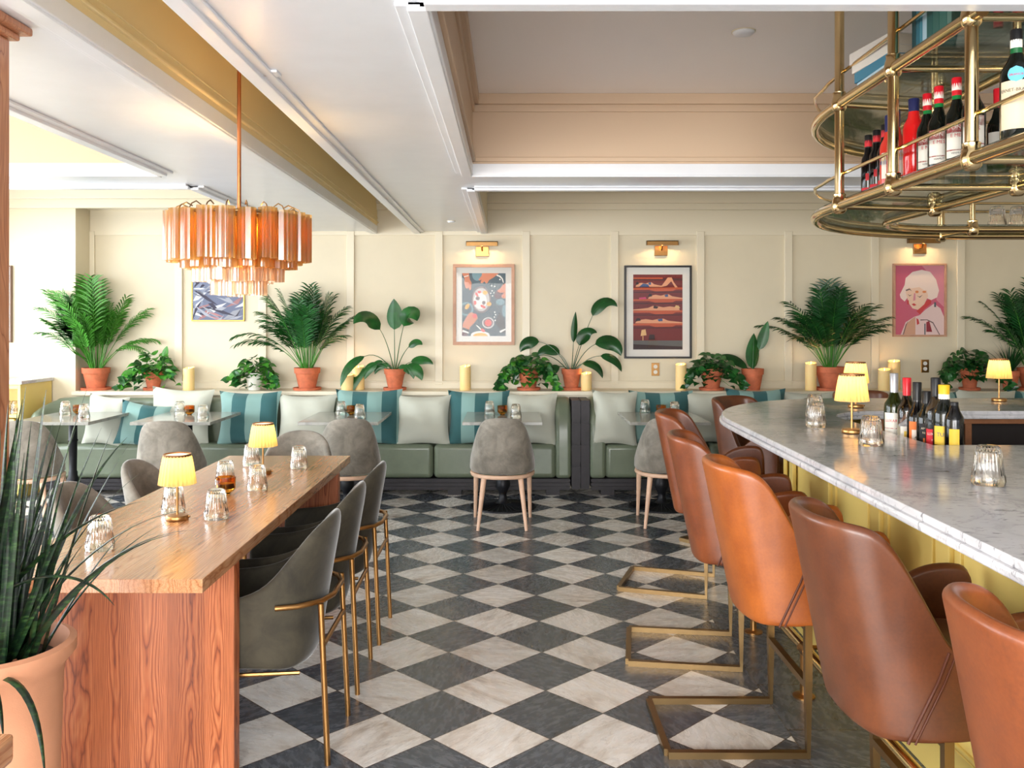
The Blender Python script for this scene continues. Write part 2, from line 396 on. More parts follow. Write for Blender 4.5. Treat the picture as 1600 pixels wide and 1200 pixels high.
# left wall with three window openings
mb = MB(); wins = [(1.2, 3.2), (3.6, 5.6), (6.0, 7.9)]
mb.box(XL-.15, XL, YN, WB, 0, .45).box(XL-.15, XL, YN, WB, 2.35, 3.1)
ys = [YN]+[q for w_ in wins for q in w_]+[WB]
for a, b in zip(ys[::2], ys[1::2]): mb.box(XL-.15, XL, a, b, .45, 2.35)
struct(mb.build('wall_left', wall_paint))
for k, (a, b) in enumerate(wins):
    m = MB(); 
    for yy in (a, (a+b)/2-.02, b-.04): m.box(XL-.1, XL-.05, yy, yy+.04, .45, 2.35)
    for zz in (.45, 1.75, 2.31): m.box(XL-.1, XL-.05, a, b, zz, zz+.04)
    wo = m.build('window_%d' % (k+1), trim_paint); struct(wo)
struct(MB().box(XR, XR+.15, YN, WB, 0, 3.1).build('wall_right', wall_paint))
# return wall projecting at the left end of the back wall
xb = wx(118, 8.3)
struct(MB().box(XL, xb, 8.3, WB, 0, 3.0).build('wall_return', wall_paint))
# ceiling: coffer lids, dropped soffits
mb = MB(); mb.box(XL-.2, XR+.2, YN, WB, TOP, TOP+.12)
ceiling = struct(mb.build('ceiling', M('coffer_lid_paint', (250, 245, 242), .4)))
xa0, xa1 = -.909, -.230; xb0, xb1 = -2.04, -1.284
mb = MB()
mb.box(xa0, xa1, YN, WB, SOF, TOP)
mb.box(xb0, xb1, YN, WB, SOF, TOP)
mb.box(xa1, XR, YN, 2.43, SOF, TOP); mb.box(xa1, XR, 5.22, 5.80, SOF, TOP)
mb.box(XL, xb0, YN, 1.2, SOF, TOP); mb.box(XL, xb0, 5.2, 5.72, SOF, TOP)
so = mb.build('ceiling', ceil_paint); struct(so)
def lining(name, parts, mat):
    m = MB()
    for p in parts: m.box(*p)
    return struct(m.build(name, mat))
e = .012
# painted inner faces of the recesses
lining('trim_1', [(xb1, xb1+e, YN, WB, SOF+.01, TOP), (xa0-e, xa0, YN, WB, SOF+.01, TOP), (xb1, xa0, YN, WB, TOP-e, TOP)], slot_paint)
lining('trim_2', [(xa1, xa1+e, 2.43, 5.22, SOF+.02, TOP), (xa1, XR, 5.22-e, 5.22, SOF+.02, TOP), (xa1, XR, 2.43, 2.43+e, SOF+.02, TOP)], coffer_paint)
lining('trim_3', [(xa1, xa1+e, 5.8, WB, SOF+.02, TOP), (xa1, XR, 5.8, 5.8+e, SOF+.02, TOP), (xb0-e, xb0, 5.72, WB, SOF+.02, TOP), (XL, xb0, 5.72, 5.72+e, SOF+.02, TOP)], wall_paint)
lining('trim_4', [(xb0-e, xb0, 1.2, 5.2, SOF+.02, TOP), (XL, xb0, 5.2-e, 5.2, SOF+.02, TOP)], coffer_paint)
# stepped mouldings under the soffit edges
def edge_mould(name, segs, mat=None):
    m = MB()
    for (ax, x0, x1, y0, y1, sgn) in segs:   # ax='y' runs along y at x0 ; sgn = side of the void
        if ax == 'y':
            a, b = sorted((x0, x0-sgn*.085)); m.box(a, b, y0, y1, SOF-.012, SOF)
            a, b = sorted((x0+sgn*.006, x0-sgn*.05)); m.box(a, b, y0, y1, SOF-.026, SOF)
            a, b = sorted((x0+sgn*.014, x0-sgn*.018)); m.box(a, b, y0, y1, SOF-.018, SOF+.05)
        else:
            a, b = sorted((y0, y0-sgn*.085)); m.box(x0, x1, a, b, SOF-.012, SOF)
            a, b = sorted((y0+sgn*.006, y0-sgn*.05)); m.box(x0, x1, a, b, SOF-.026, SOF)
            a, b = sorted((y0+sgn*.014, y0-sgn*.018)); m.box(x0, x1, a, b, SOF-.018, SOF+.05)
    return struct(m.build(name, mat or ceil_paint, bevel=.003))
edge_mould('trim_5', [('y', xa0, 0, YN, WB-.02, -1)])
edge_mould('trim_6', [('y', xb1, 0, YN, WB-.02, 1)])
edge_mould('trim_7', [('y', xa1, 0, 2.43, 5.22, 1), ('x', xa1, XR, 5.22, 0, -1), ('x', xa1, XR, 2.43, 0, 1)])
edge_mould('trim_8', [('y', xa1, 0, 5.8, WB-.02, 1), ('x', xa1, XR, 5.8, 0, 1)])
edge_mould('trim_9', [('y', xb0, 0, 1.2, 5.2, -1), ('x', XL, xb0, 5.2, 0, -1)])
edge_mould('trim_10', [('y', xb0, 0, 5.72, WB-.02, -1), ('x', XL, xb0, 5.72, 0, 1)])
# crown moulding inside the coffers (stepped)
def crown(name, boxes, mat):
    m = MB()
    for b in boxes: m.box(*b)
    return struct(m.build(name, mat, bevel=.004))
crown('trim_11', [(xa1, XR, 5.22-.05, 5.22, TOP-.06, TOP), (xa1, XR, 5.22-.025, 5.22, TOP-.10, TOP), (xa1, XR, 5.22-.03, 5.22, SOF+.06, SOF+.085),
                  (xa1, xa1+.05, 2.5, 5.22, TOP-.06, TOP), (xa1, xa1+.025, 2.5, 5.22, TOP-.10, TOP), (xa1, xa1+.03, 2.5, 5.22, SOF+.06, SOF+.085)], coffer_paint)
crown('trim_12', [(xb1, xb1+.025, YN, WB, SOF+.075, SOF+.09), (xb1, xb1+.018, YN, WB, SOF+.12, SOF+.128)], slot_paint)
def wall_crown(name, x0, x1):
    return crown(name, [(x0, x1, WB-.10, WB, 2.66, TOP), (x0, x1, WB-.06, WB, 2.60, TOP), (x0, x1, WB-.14, WB, 2.76, TOP)], trim_paint)
wall_crown('trim_13', xa1, XR); wall_crown('trim_14', XL, xb0); wall_crown('trim_15', xb1, xa0)
crown('trim_16', [(XL, xb0, 8.3-.10, 8.3, 2.66, TOP), (XL, xb0, 8.3-.06, 8.3, 2.58, TOP)], trim_paint)
# top rail, battens, base rail, ledge
m = MB(); m.box(xb, XR, WB-.018, WB, 2.36, 2.62); struct(m.build('trim_17', trim_paint, bevel=.003))
for k, px in enumerate([143, 280, 411, 548, 686, 822, 960, 1094, 1231, 1366, 1500, 1636]):
    x = wx(px, WB); struct(MB().box(x-.037, x+.037, WB-.026, WB, .93, 2.40).build('trim_%d' % (18+k), trim_paint, bevel=.004))
m = MB(); m.box(xb, XR, WB-.02, WB, .885, .95); m.box(xb, XR, WB-.032, WB, .95, .965); struct(m.build('trim_30', trim_paint, bevel=.003))
LZ = .893
m = MB(); m.box(xb, XR, 8.22, WB, .855, LZ); m.box(xb, XR, 8.26, WB, 0, .855); struct(m.build('trim_31', trim_paint, bevel=.004))

# ceiling fittings
def disc(name, x, y, z, r, label, cat='detector'):
    t = thing(name, label, cat, (x, y, z))
    MB().lathe([(r, 0), (r, -.006), (r*.8, -.016), (r*.3, -.018)], 24).build('cover', ceil_paint, t, True)
    MB().lathe([(r*1.08, 0), (r*1.08, -.004)], 24).build('flange', trim_paint, t, True)
disc('sprinkler_cover', 1.06, 5.215*.78, TOP, .05, 'round white cover plate in the middle of the large ceiling coffer', 'sprinkler cover')
x, y, z = onz(905, 330, SOF+.001); disc('sprinkler_cover', wx(905, 6.6), 6.6, TOP, .05, 'round white cover plate in the ceiling recess near the back wall', 'sprinkler cover')
t = thing('access_plate', 'small square white plate on the flat ceiling beside the chandelier beam', 'plate', P(414, 113, 1400*.87/390))
MB().box(-.05, .05, -.035, .035, -.008, 0).build('plate', ceil_paint, t, bevel=.003)
MB().lathe([(.006, -.008), (.006, -.012)], 10).build('screw', brass_soft, t)
for px, lab in ((443, 'small white sprinkler cover on the ceiling right above the tall palm'), (705, 'small white sprinkler stub on the ceiling strip near the back wall')):
    Y = 1400*.87/(503-345); disc('sprinkler_cover', wx(px, Y)+(-.1 if px < 500 else .0), Y, SOF, .035, lab, 'sprinkler cover')

# ------------------------------------------------------------------ wooden post at the left edge and rail
t = thing('wooden_post', 'tall oak post at the left edge of the room, behind the spiky potted plant', 'post', (-1.53, 2.55, 0))
MB().box(-.08, .068, -.07, .07, 0, 2.355).build('shaft', oak_post, t, bevel=.006)
m = MB(); m.box(-.1, .088, -.09, .09, 2.355, 2.375); m.box(-.12, .115, -.11, .11, 2.375, SOF-.001); m.build('capital', oak_post, t, bevel=.006)
t = thing('wooden_bench', 'oak bench end poking in at the lower left corner in front of the terracotta planter', 'bench', (-.95, 1.5, 0))
MB().box(-.5, .105, -.03, .03, .78, .83).build('top_rail', oak_top, t, bevel=.008)
MB().box(-.5, -.44, -.03, .03, 0, .78).build('leg', oak_top, t, bevel=.006)
MB().box(-.10, -.04, -.03, .03, 0, .78).build('leg', oak_top, t, bevel=.006)

# ------------------------------------------------------------------ leaves
def ribbon(mb, pts, widths, side, fold=.0, mi=0, nx=2, nrm=None):
    """leaf blade along pts; side = sideways vector; fold raises the margins"""
    rows = []
    Pn = [Vector(p) for p in pts]; n = len(Pn)
    for i, p in enumerate(Pn):
        d = (Pn[min(i+1, n-1)]-Pn[max(i-1, 0)]).normalized()
        s_ = d.cross(Vector(nrm)) if nrm is not None else Vector(side)-d*Vector(side).dot(d)
        if s_.length < 1e-4: s_ = d.orthogonal()
        s_.normalize(); nn = s_.cross(d)
        r_ = []
        for j in range(-nx, nx+1):
            u = j/nx; r_.append(p+s_*(u*widths[i])+nn*(abs(u)**1.3*fold*widths[i]))
        rows.append(r_)
    mb.grid(rows, mi=mi)
def curve3(p0, d0, length, droop, n=8):
    pts = [Vector(p0)]; d = Vector(d0).normalized(); st = length/n
    for i in range(n):
        d = (d+Vector((0, 0, -droop/n*(.4+1.2*i/n)))).normalized(); pts.append(pts[-1]+d*st)
    return pts
def pot(parent, r, h, mat, saucer=True, zoff=0):
    z0 = .018 if saucer else 0
    if saucer:
        MB().lathe([(r*.78, 0), (r*1.08, 0), (r*1.12, .022), (r*1.05, .024), (r*1.0, .010), (0.001, .009)], 32, cap=False).build('saucer', mat, parent, True)
    MB().lathe([(.001, z0), (r*.66, z0), (r*.92, z0+h*.72), (r*1.0, z0+h*.73), (r*1.04, z0+h), (r*.95, z0+h), (r*.86, z0+h*.72), (r*.8, z0+h*.6)], 36, cap=False).build('pot', mat, parent, True)
    MB().lathe([(.001, z0+h*.88), (r*.88, z0+h*.88), (r*.88, z0+h*.85)], 24, cap=False).build('soil', soil, parent, True)
    return z0+h*.88
def keep_clear(mb, parent):
    ox, oy = parent.location.x, parent.location.y; out = []
    for (x, y, z) in mb.v:
        lim = WB-.03-oy
        if y > 0: y = lim*math.tanh(y/lim)
        wx_ = ox+x
        if wx_ < xb+.06:
            k = min(1, (xb+.06-wx_)/.06); lim2 = 8.27-oy
            if y > lim2: y = y+(lim2-.02-y)*k
        out.append((x, y, z))
    mb.v = out
def palm(rng, z0, H, W, n, mat, parent, stems=True):
    mb = MB(); st = MB()
    for i in range(n):
        a = rng.uniform(0, 2*pi); f_ = sqrt((i+.5)/n); tilt = .03+.70*f_**2.4*rng.uniform(.6, 1.3)
        L = H*rng.uniform(.62, 1.22)*(1.15-.38*f_)+W*.2*f_
        b0 = Vector((cos(a)*.035, sin(a)*.035, z0-.01))
        d = Vector((cos(a)*tilt, sin(a)*tilt*.55, 1))
        pts = curve3(b0, d, L, .25+tilt*1.5*rng.uniform(.8, 1.3), 12)
        st.tube(pts, [.0032*(1-.75*k/12)+.0006 for k in range(13)], 5)
        s0 = Vector((-sin(a), cos(a), 0))
        m = 14
        for k in range(m):
            f = .44+.56*(k/(m-1)); idx = f*12; i0 = min(11, int(idx)); p = pts[i0].lerp(pts[i0+1], idx-i0)
            d0 = (pts[i0+1]-pts[i0]).normalized()
            ll = (.050+.085*sin(pi*min(1, (.10+.80*(k/(m-1)))))**.8)*(.7+.5*L/H)
            sd = d0.cross(Vector((0, 0, 1)))
            if sd.length < .3: sd = s0.copy()
            sd.normalize()
            for sg in (-1, 1):
                dd = (d0*1.0+sd*sg*.9+Vector((0, -.1, rng.uniform(-.05, .3)))).normalized()
                lp = curve3(p, dd, ll*rng.uniform(.8, 1.1), .9, 4)
                ribbon(mb, lp, [.002, .0070, .0080, .0050, .0005], d0, .25, nx=1)
    keep_clear(mb, parent); keep_clear(st, parent)
    mb.build('foliage', mat, parent, True)
    st.build('stems', leaf_mats[0], parent, True)
def heart_leaf(mb, p, d, up, s, mi=0):
    d = Vector(d).normalized(); sd = d.cross(Vector(up)); 
    if sd.length < .1: sd = d.orthogonal()
    sd.normalize(); pts = curve3(p, d, s, 1.0, 5)
    ribbon(mb, pts, [s*.18, s*.42, s*.40, s*.27, s*.12, s*.01], sd, .25, mi, nx=1)
def pothos(rng, z0, rad, hgt, parent, trails, mats, n=150):
    mb = MB(); st = MB()
    for i in range(n):
        a = rng.uniform(0, 2*pi); r = rad*sqrt(rng.random()); zz = max(.03, z0+hgt*(1-(r/rad)**2.2)*rng.uniform(.2, 1.0)-.15*(r/rad)**2*rng.random())
        p = Vector((cos(a)*r*.9, sin(a)*r*.55, zz)); out = Vector((cos(a)*.8, sin(a)*.8-.35, rng.uniform(-.2, .6)))
        heart_leaf(mb, p, out, (rng.uniform(-.4, .4), -.5, 1), rng.uniform(.065, .105), 0 if rng.random() < .6 else 1)
        if i % 4 == 0: st.tube([(0, 0, z0-.01), (p.x*.5, p.y*.5, z0+(zz-z0)*.7+.02), tuple(p)], .0018, 5)
    for (dx, ln, dz) in trails:
        q = Vector((math.copysign(rad*.5, dx), -.10, z0+.02)); d = Vector((dx, -.12, .2)).normalized(); pts = [q]
        k = int(ln/.035)
        for j in range(k):
            d = (d+Vector((rng.uniform(-.2, .2), rng.uniform(-.1, .1), -.35 if pts[-1].z > dz else .25))).normalized()
            nx_ = pts[-1]+d*.035; nx_.z = max(nx_.z, dz); nx_.y = max(-.155, min(.05, nx_.y)); pts.append(nx_)
        st.tube(pts, .0022, 5)
        for j, p in enumerate(pts[1:]):
            for q_ in range(2):
                heart_leaf(mb, p, (rng.uniform(-1, 1), rng.uniform(-.5, .2), rng.uniform(-.1, .8)), (0, -1, .6), rng.uniform(.055, .085), 0 if rng.random() < .6 else 1)
    keep_clear(mb, parent); keep_clear(st, parent)
    mb.build('foliage', mats, parent, True); st.build('stems', leaf_mats[0], parent, True)
def big_leaf(parent, base, tip_dir, petiole, length, width, droop, mat, ddroop=1.5, side=None):
    pp = curve3(base, tip_dir, petiole, droop, 8)
    d = (pp[-1]-pp[-2]).normalized()
    lp = curve3(pp[-1], d, length*1.12, ddroop*.85, 12)
    ws = [1.0*width*(max(0, sin(pi*(k/12)**.75))**.8)+.0008 for k in range(13)]
    m = MB(); hx_ = math.sin(base[0]*977+petiole*131+length*57)
    ribbon(m, lp, ws, (1, 0, 0), -.22, nx=3, nrm=(.35*hx_, -1, .55))
    m.tube(pp, [.005-.0025*k/8 for k in range(9)], 6, mi=0); m.tube(lp, [.003*(1-k/13) for k in range(13)], 5, mi=0)
    keep_clear(m, parent); m.build('leaf', mat, parent, True)

def potted(name, label, cat, px, Y, r, h, mat, saucer=True, group=None, z=None):
    t = thing(name, label, cat, (wx(px, Y), Y, LZ if z is None else z)); zt = pot(t, r, h, mat, saucer); return t, zt
rng = random.Random(3)
YP = 8.41
t, z0 = potted('potted_palm', 'bushy feathery palm in a terracotta pot, leftmost plant on the ledge', 'palm', 150, YP, .122, .19, terra)
palm(rng, z0, .66, .95, 46, leaf_mats[0], t)
t, z0 = potted('potted_palm', 'tall feathery palm in a terracotta pot on the ledge, below right of the chandelier', 'palm', 480, YP, .118, .19, terra)
palm(rng, z0, .66, .8, 46, leaf_mats[1], t)
t, z0 = potted('potted_palm', 'dark green feathery palm in a terracotta pot between the last two framed pictures', 'palm', 1297, YP, .135, .2, terra)
palm(rng, z0, .60, 1.1, 54, leaf_mats[2], t)
t, z0 = potted('potted_palm', 'dark feathery palm cut by the right edge of the photo, on the ledge', 'palm', 1612, YP, .12, .19, terra)
palm(rng, z0, .64, .9, 38, leaf_mats[2], t)
pl = lambda px: (wx(px, YP))
t, z0 = potted('potted_pothos', 'bushy pothos in a small terracotta pot, left of the lone candle under the chandelier', 'pothos', 240, YP, .085, .15, terra)
pothos(rng, z0, .24, .20, t, [(-1, .3, .015), (1, .12, .02)], [leaf_mats[0], leaf_mats[1]])
big_leaf(t, (.05, 0, z0), (.25, 0, 1), .16, .10, .03, .2, leaf_mats[0], .2, (1, .3, 0))
t, z0 = potted('potted_pothos', 'trailing pothos in a white pot on the ledge under the picture behind the chandelier', 'pothos', 398, YP, .085, .16, white_pot, False)
pothos(rng, z0, .19, .18, t, [(1, .22, -.02), (-1, .15, .02)], [leaf_mats[0], leaf_mats[1]], 130)
t, z0 = potted('potted_pothos', 'trailing pothos with long vines in a terracotta pot right of the food picture', 'pothos', 826, YP, .10, .18, terra)
pothos(rng, z0, .24, .16, t, [(-1, .45, .012), (-1, .25, .012), (1, .35, .01)], [leaf_mats[1], leaf_mats[0]], 150)
t, z0 = potted('potted_pothos', 'pothos in a terracotta pot right of the black framed picture beside a candle', 'pothos', 1112, YP, .105, .18, terra)
pothos(rng, z0, .22, .16, t, [(-1, .25, .012), (1, .3, .012)], [leaf_mats[1], leaf_mats[2]], 140)
t, z0 = potted('potted_pothos', 'dark trailing pothos in a terracotta pot right of the pink portrait', 'pothos', 1515, YP, .085, .2, terra)
pothos(rng, z0, .27, .18, t, [(-1, .45, .012), (1, .4, .012)], [leaf_mats[1], leaf_mats[2]], 170)
# peace lilies
t, z0 = potted('potted_peace_lily', 'large leaved peace lily in a terracotta pot left of the food picture', 'peace lily', 617, YP, .098, .18, terra)
for (dx, dz, pe, ln, wd, dr, dd) in [(-.18, 1, .44, .34, .075, .9, 2.6), (0, 1, .40, .26, .085, .0, .3), (.16, 1, .46, .30, .09, .6, 3.4), (-.55, 1, .34, .34, .045, 1.6, 2.8),
        (-.9, .9, .26, .30, .045, 1.6, 2.5), (.35, 1, .28, .16, .04, .8, 2.0), (.8, .9, .16, .20, .045, .6, 1.5), (.55, .8, .12, .20, .055, 1.2, 2.6), (-.5, .8, .18, .18, .045, 1.5, 3.0),
        (-.2, .6, .08, .16, .03, 1.5, 3.0), (.15, .5, .06, .13, .035, 1.5, 3), (.3, .7, .1, .16, .035, 1.6, 3.2), (-.35, .8, .15, .15, .03, 1.5, 3)]:
    big_leaf(t, (dx*.03, 0, z0-.01), (dx, rng.uniform(-.25, .05), dz), pe, ln, wd, dr, leaf_mats[1], dd, (.95 if dx < .1 and dx > -.1 else None) and (1, .2, 0))
t, z0 = potted('potted_peace_lily', 'arching peace lily in a terracotta pot left of the black framed picture', 'peace lily', 893, YP, .092, .18, terra)
for (dx, dz, pe, ln, wd, dr, dd) in [(.30, 1, .56, .28, .06, .35, 3.2), (.05, 1, .28, .26, .03, .1, .3), (-.5, 1, .42, .20, .06, 1.2, 2.6), (-.75, 1, .40, .30, .035, 1.5, 2.6), (.45, 1, .34, .28, .075, 1.0, 3.2),
        (.8, 1, .30, .24, .045, 1.0, 2.6), (-.35, 1, .2, .22, .055, 1.0, 2.6), (.5, .8, .12, .24, .04, 1.0, 3.2), (-.5, .7, .12, .2, .05, 1.3, 3), (.2, 1, .26, .22, .06, .5, 2.8)]:
    big_leaf(t, (dx*.03, 0, z0-.01), (dx, rng.uniform(-.25, .05), dz), pe, ln, wd, dr, leaf_mats[2], dd, (1, .2, 0) if abs(dx) < .1 else None)
t, z0 = potted('potted_broadleaf_plant', 'small plant with three upright oval leaves in a terracotta pot, right of a pothos', 'plant', 1176, YP, .10, .2, terra, False)
big_leaf(t, (0, 0, z0-.01), (.30, 0, 1), .22, .25, .05, .0, leaf_mats[1], .0, (1, .3, -.3))
big_leaf(t, (0, 0, z0-.01), (.03, 0, 1), .03, .30, .07, .0, leaf_mats[1], .3, (1, .3, 0))
big_leaf(t, (-.02, 0, z0-.01), (-.55, 0, 1), .05, .26, .05, .6, leaf_mats[2], 1.0, (1, .3, .5))
t, z0 = potted('potted_dracaena', 'spiky dark dracaena in a small terracotta pot behind the far bar lamp', 'plant', 1578, 8.36, .08, .18, terra, False)
mb = MB()
for i in range(46):
    a = rng.uniform(0, 2*pi); tl = rng.uniform(.05, .9)
    ribbon(mb, curve3((0, 0, z0-.01), (cos(a)*tl, sin(a)*tl*.5, 1), rng.uniform(.2, .36), .9, 6), [.006, .009, .009, .008, .006, .004, .0005], (-sin(a), cos(a), 0), .3, nx=1)
keep_clear(mb, t); mb.build('foliage', leaf_mats[2], t, True)

# ------------------------------------------------------------------ large planter in the left foreground
t = thing('spiky_planter', 'tall terracotta planter with long dark spiky banded leaves at the left front corner', 'planter', (-1.20, 2.08, 0))
MB().lathe([(.001, 0), (.125, 0), (.148, .70), (.152, .725), (.176, .755), (.176, .78), (.160, .785), (.142, .74), (.135, .5)], 48, cap=False).build('pot', terra_big, t, True)
MB().lathe([(.001, .735), (.139, .735), (.139, .70)], 30, cap=False).build('soil', soil, t, True)
sm = NT('banded_snake_leaf'); sv = sm.coord((1, 1, 5)); f = sm.noise(sv, 26, 4, .6)
sm.base(sm.ramp(f, [(.42, (12, 26, 18)), (.54, (22, 46, 24)), (.64, (50, 76, 38))])); sm.b.inputs['Roughness'].default_value = .32
for i in range(110):
    a = rng.uniform(0, 2*pi); r0 = rng.uniform(0, .10); tl = rng.uniform(.04, .42)
    if i % 4 == 0: tl = rng.uniform(.4, .75)
    L = rng.uniform(.34, .66)*(1.05 if tl < .3 else .95)
    b0 = Vector((cos(a)*r0, sin(a)*r0*.9, .73)); dv = Vector((cos(a)*tl+.03, sin(a)*tl*.7, 1))
    m = MB(); wd = rng.uniform(.006, .010)
    ribbon(m, curve3(b0, dv, L, rng.uniform(.0, .7)+tl*.9, 12), [wd*(1-(k/12)**2.2)+.0004 for k in range(13)], (-sin(a)+.2, cos(a)-.3, 0), .45, nx=2)
    m.build('leaf', sm.m, t, True)
for (p_, d_, L, dr) in [((.0, -.05, .80), (.20, -.1, 1), .58, .35), ((.02, .0, .9), (.62, .1, .72), .40, .9), ((.05, -.05, .92), (.75, -.1, .45), .30, 1.6), ((.05, -.1, .74), (.5, -.3, .35), .34, 4.2), ((.03, -.1, .74), (.4, -.35, .3), .20, 3.6),
                    ((-.05, 0, .85), (-.08, .0, 1), .42, .2), ((.09, -.03, .73), (.35, -.1, .9), .28, .4), ((.0, .0, .8), (-.3, 0, 1), .62, 2.2)]:
    m = MB(); ribbon(m, curve3(p_, d_, L, dr, 14), [.010*(1-(k/14)**2.2)+.0004 for k in range(15)], (.5, .9, 0), .45, nx=2); m.build('leaf', sm.m, t, True)
m = MB()
for k in range(6): m.tube([(.1-.03*k, -.09+.02*k, .745), (.115-.03*k, -.06, .755+.01*(k % 2)), (.09-.03*k, -.02, .745)], .006, 5)
m.build('bark_chips', M('bark_chips', (92, 52, 30), .9), t)

# ------------------------------------------------------------------ candles on the ledge
def candle(px, top, label, Y=8.36, wpx=9.5):
    x = wx(px, Y); h = wz(top, Y)-LZ; r = wpx/F*Y
    t = thing('pillar_candle', label, 'candle', (x, Y, LZ))
    m = MB(); n = 28
    m.lathe([(r*.97, 0), (r, .004), (r, h-.012), (r*.94, h+.001), (r*.8, h-.008), (r*.3, h-.022), (.001, h-.024)], n, cap=False)
    m.v = [(a, b, c+(.010*cos(math.atan2(b, a)-1) if c > h-.015 else 0)) for a, b, c in m.v]
    m.build('wax', wax, t, True)
    MB().tube([(0, 0, h-.026), (0, 0, h-.012)], .0012, 6).build('wick', black_paint, t)
    MB().lathe([(.001, 0), (.0045, .006), (.004, .014), (.0006, .026)], 10, (0, 0, h-.014), cap=False).build('flame', flame, t, True)
    lamp_light('candle_light', t, (0, 0, h+.010), .3, (1, .6, .25), .01)
candle(295, 575, 'pillar candle standing alone right of the leftmost pothos', 8.36, 8.7)
candle(543, 586, 'shorter pillar candle of the pair beside the large peace lily')
candle(560, 573, 'taller pillar candle of the pair beside the large peace lily', 8.42)
candle(727, 572, 'tall pillar candle on the ledge below the food picture', 8.36, 8.6)
candle(916, 583, 'short pillar candle beside the arching peace lily', 8.36, 8.5)
candle(1064, 569, 'tall pillar candle below right of the black framed picture', 8.36, 8.5)
candle(1267, 567, 'tall pillar candle left of the dark palm behind the bar', 8.36, 8.7)
candle(1382, 577, 'shorter pillar candle of the pair below the pink portrait', 8.33, 9.5)
candle(1397, 564, 'taller pillar candle of the pair below the pink portrait', 8.44, 9)

# ------------------------------------------------------------------ pictures
def C(name, c): return M(name, c, .55)
def ell(cx, cy, rx, ry, n=28, rot=0, a0=0, a1=360):
    return [(cx+rx*cos(R(a0+(a1-a0)*i/n))*cos(rot)-ry*sin(R(a0+(a1-a0)*i/n))*sin(rot), cy+rx*cos(R(a0+(a1-a0)*i/n))*sin(rot)+ry*sin(R(a0+(a1-a0)*i/n))*cos(rot)) for i in range(n)]
def art(parent, w_, h_, mats, shapes):
    m = MB(); m.add([(-w_/2, 0, -h_/2), (w_/2, 0, -h_/2), (w_/2, 0, h_/2), (-w_/2, 0, h_/2)], [(0, 1, 2, 3)], 0)
    for k, (mi, pts) in enumerate(shapes):   # pts in 0..1 of the print, y down
        q = [(min(1, max(0, x)), min(1, max(0, y))) for x, y in pts]
        m.add([((x-.5)*w_, -.00006*(k+1), (.5-y)*h_) for x, y in q], [tuple(range(len(q)))], mi)
    return m.build('print', mats, parent.children[1])
def frame(name, label, x0, x1, y0, y1, fw, fmat, matw, depth=.03, Y=WB):
    X0, X1, Z1, Z0 = wx(x0, Y), wx(x1, Y), wz(y0, Y), wz(y1, Y); W = X1-X0; H = Z1-Z0
    t = thing(name, label, 'picture', ((X0+X1)/2, Y-.001, (Z0+Z1)/2))
    m = MB(); fw = fw/F*Y
    m.box(-W/2, W/2, -depth, 0, H/2-fw, H/2).box(-W/2, W/2, -depth, 0, -H/2, -H/2+fw).box(-W/2, -W/2+fw, -depth, 0, -H/2+fw, H/2-fw).box(W/2-fw, W/2, -depth, 0, -H/2+fw, H/2-fw)
    m.build('frame', fmat, t, bevel=.002)
    MB().box(-W/2+fw*.9, W/2-fw*.9, -.012, -.002, -H/2+fw*.9, H/2-fw*.9).build('mat_board', mat_board, t)
    g = MB().add([(-W/2+fw, -depth*.75, -H/2+fw), (W/2-fw, -depth*.75, -H/2+fw), (W/2-fw, -depth*.75, H/2-fw), (-W/2+fw, -depth*.75, H/2-fw)], [(0, 1, 2, 3)]).build('glazing', pic_glass, t)
    mw = matw/F*Y
    return t, W-2*fw-2*mw, H-2*fw-2*mw
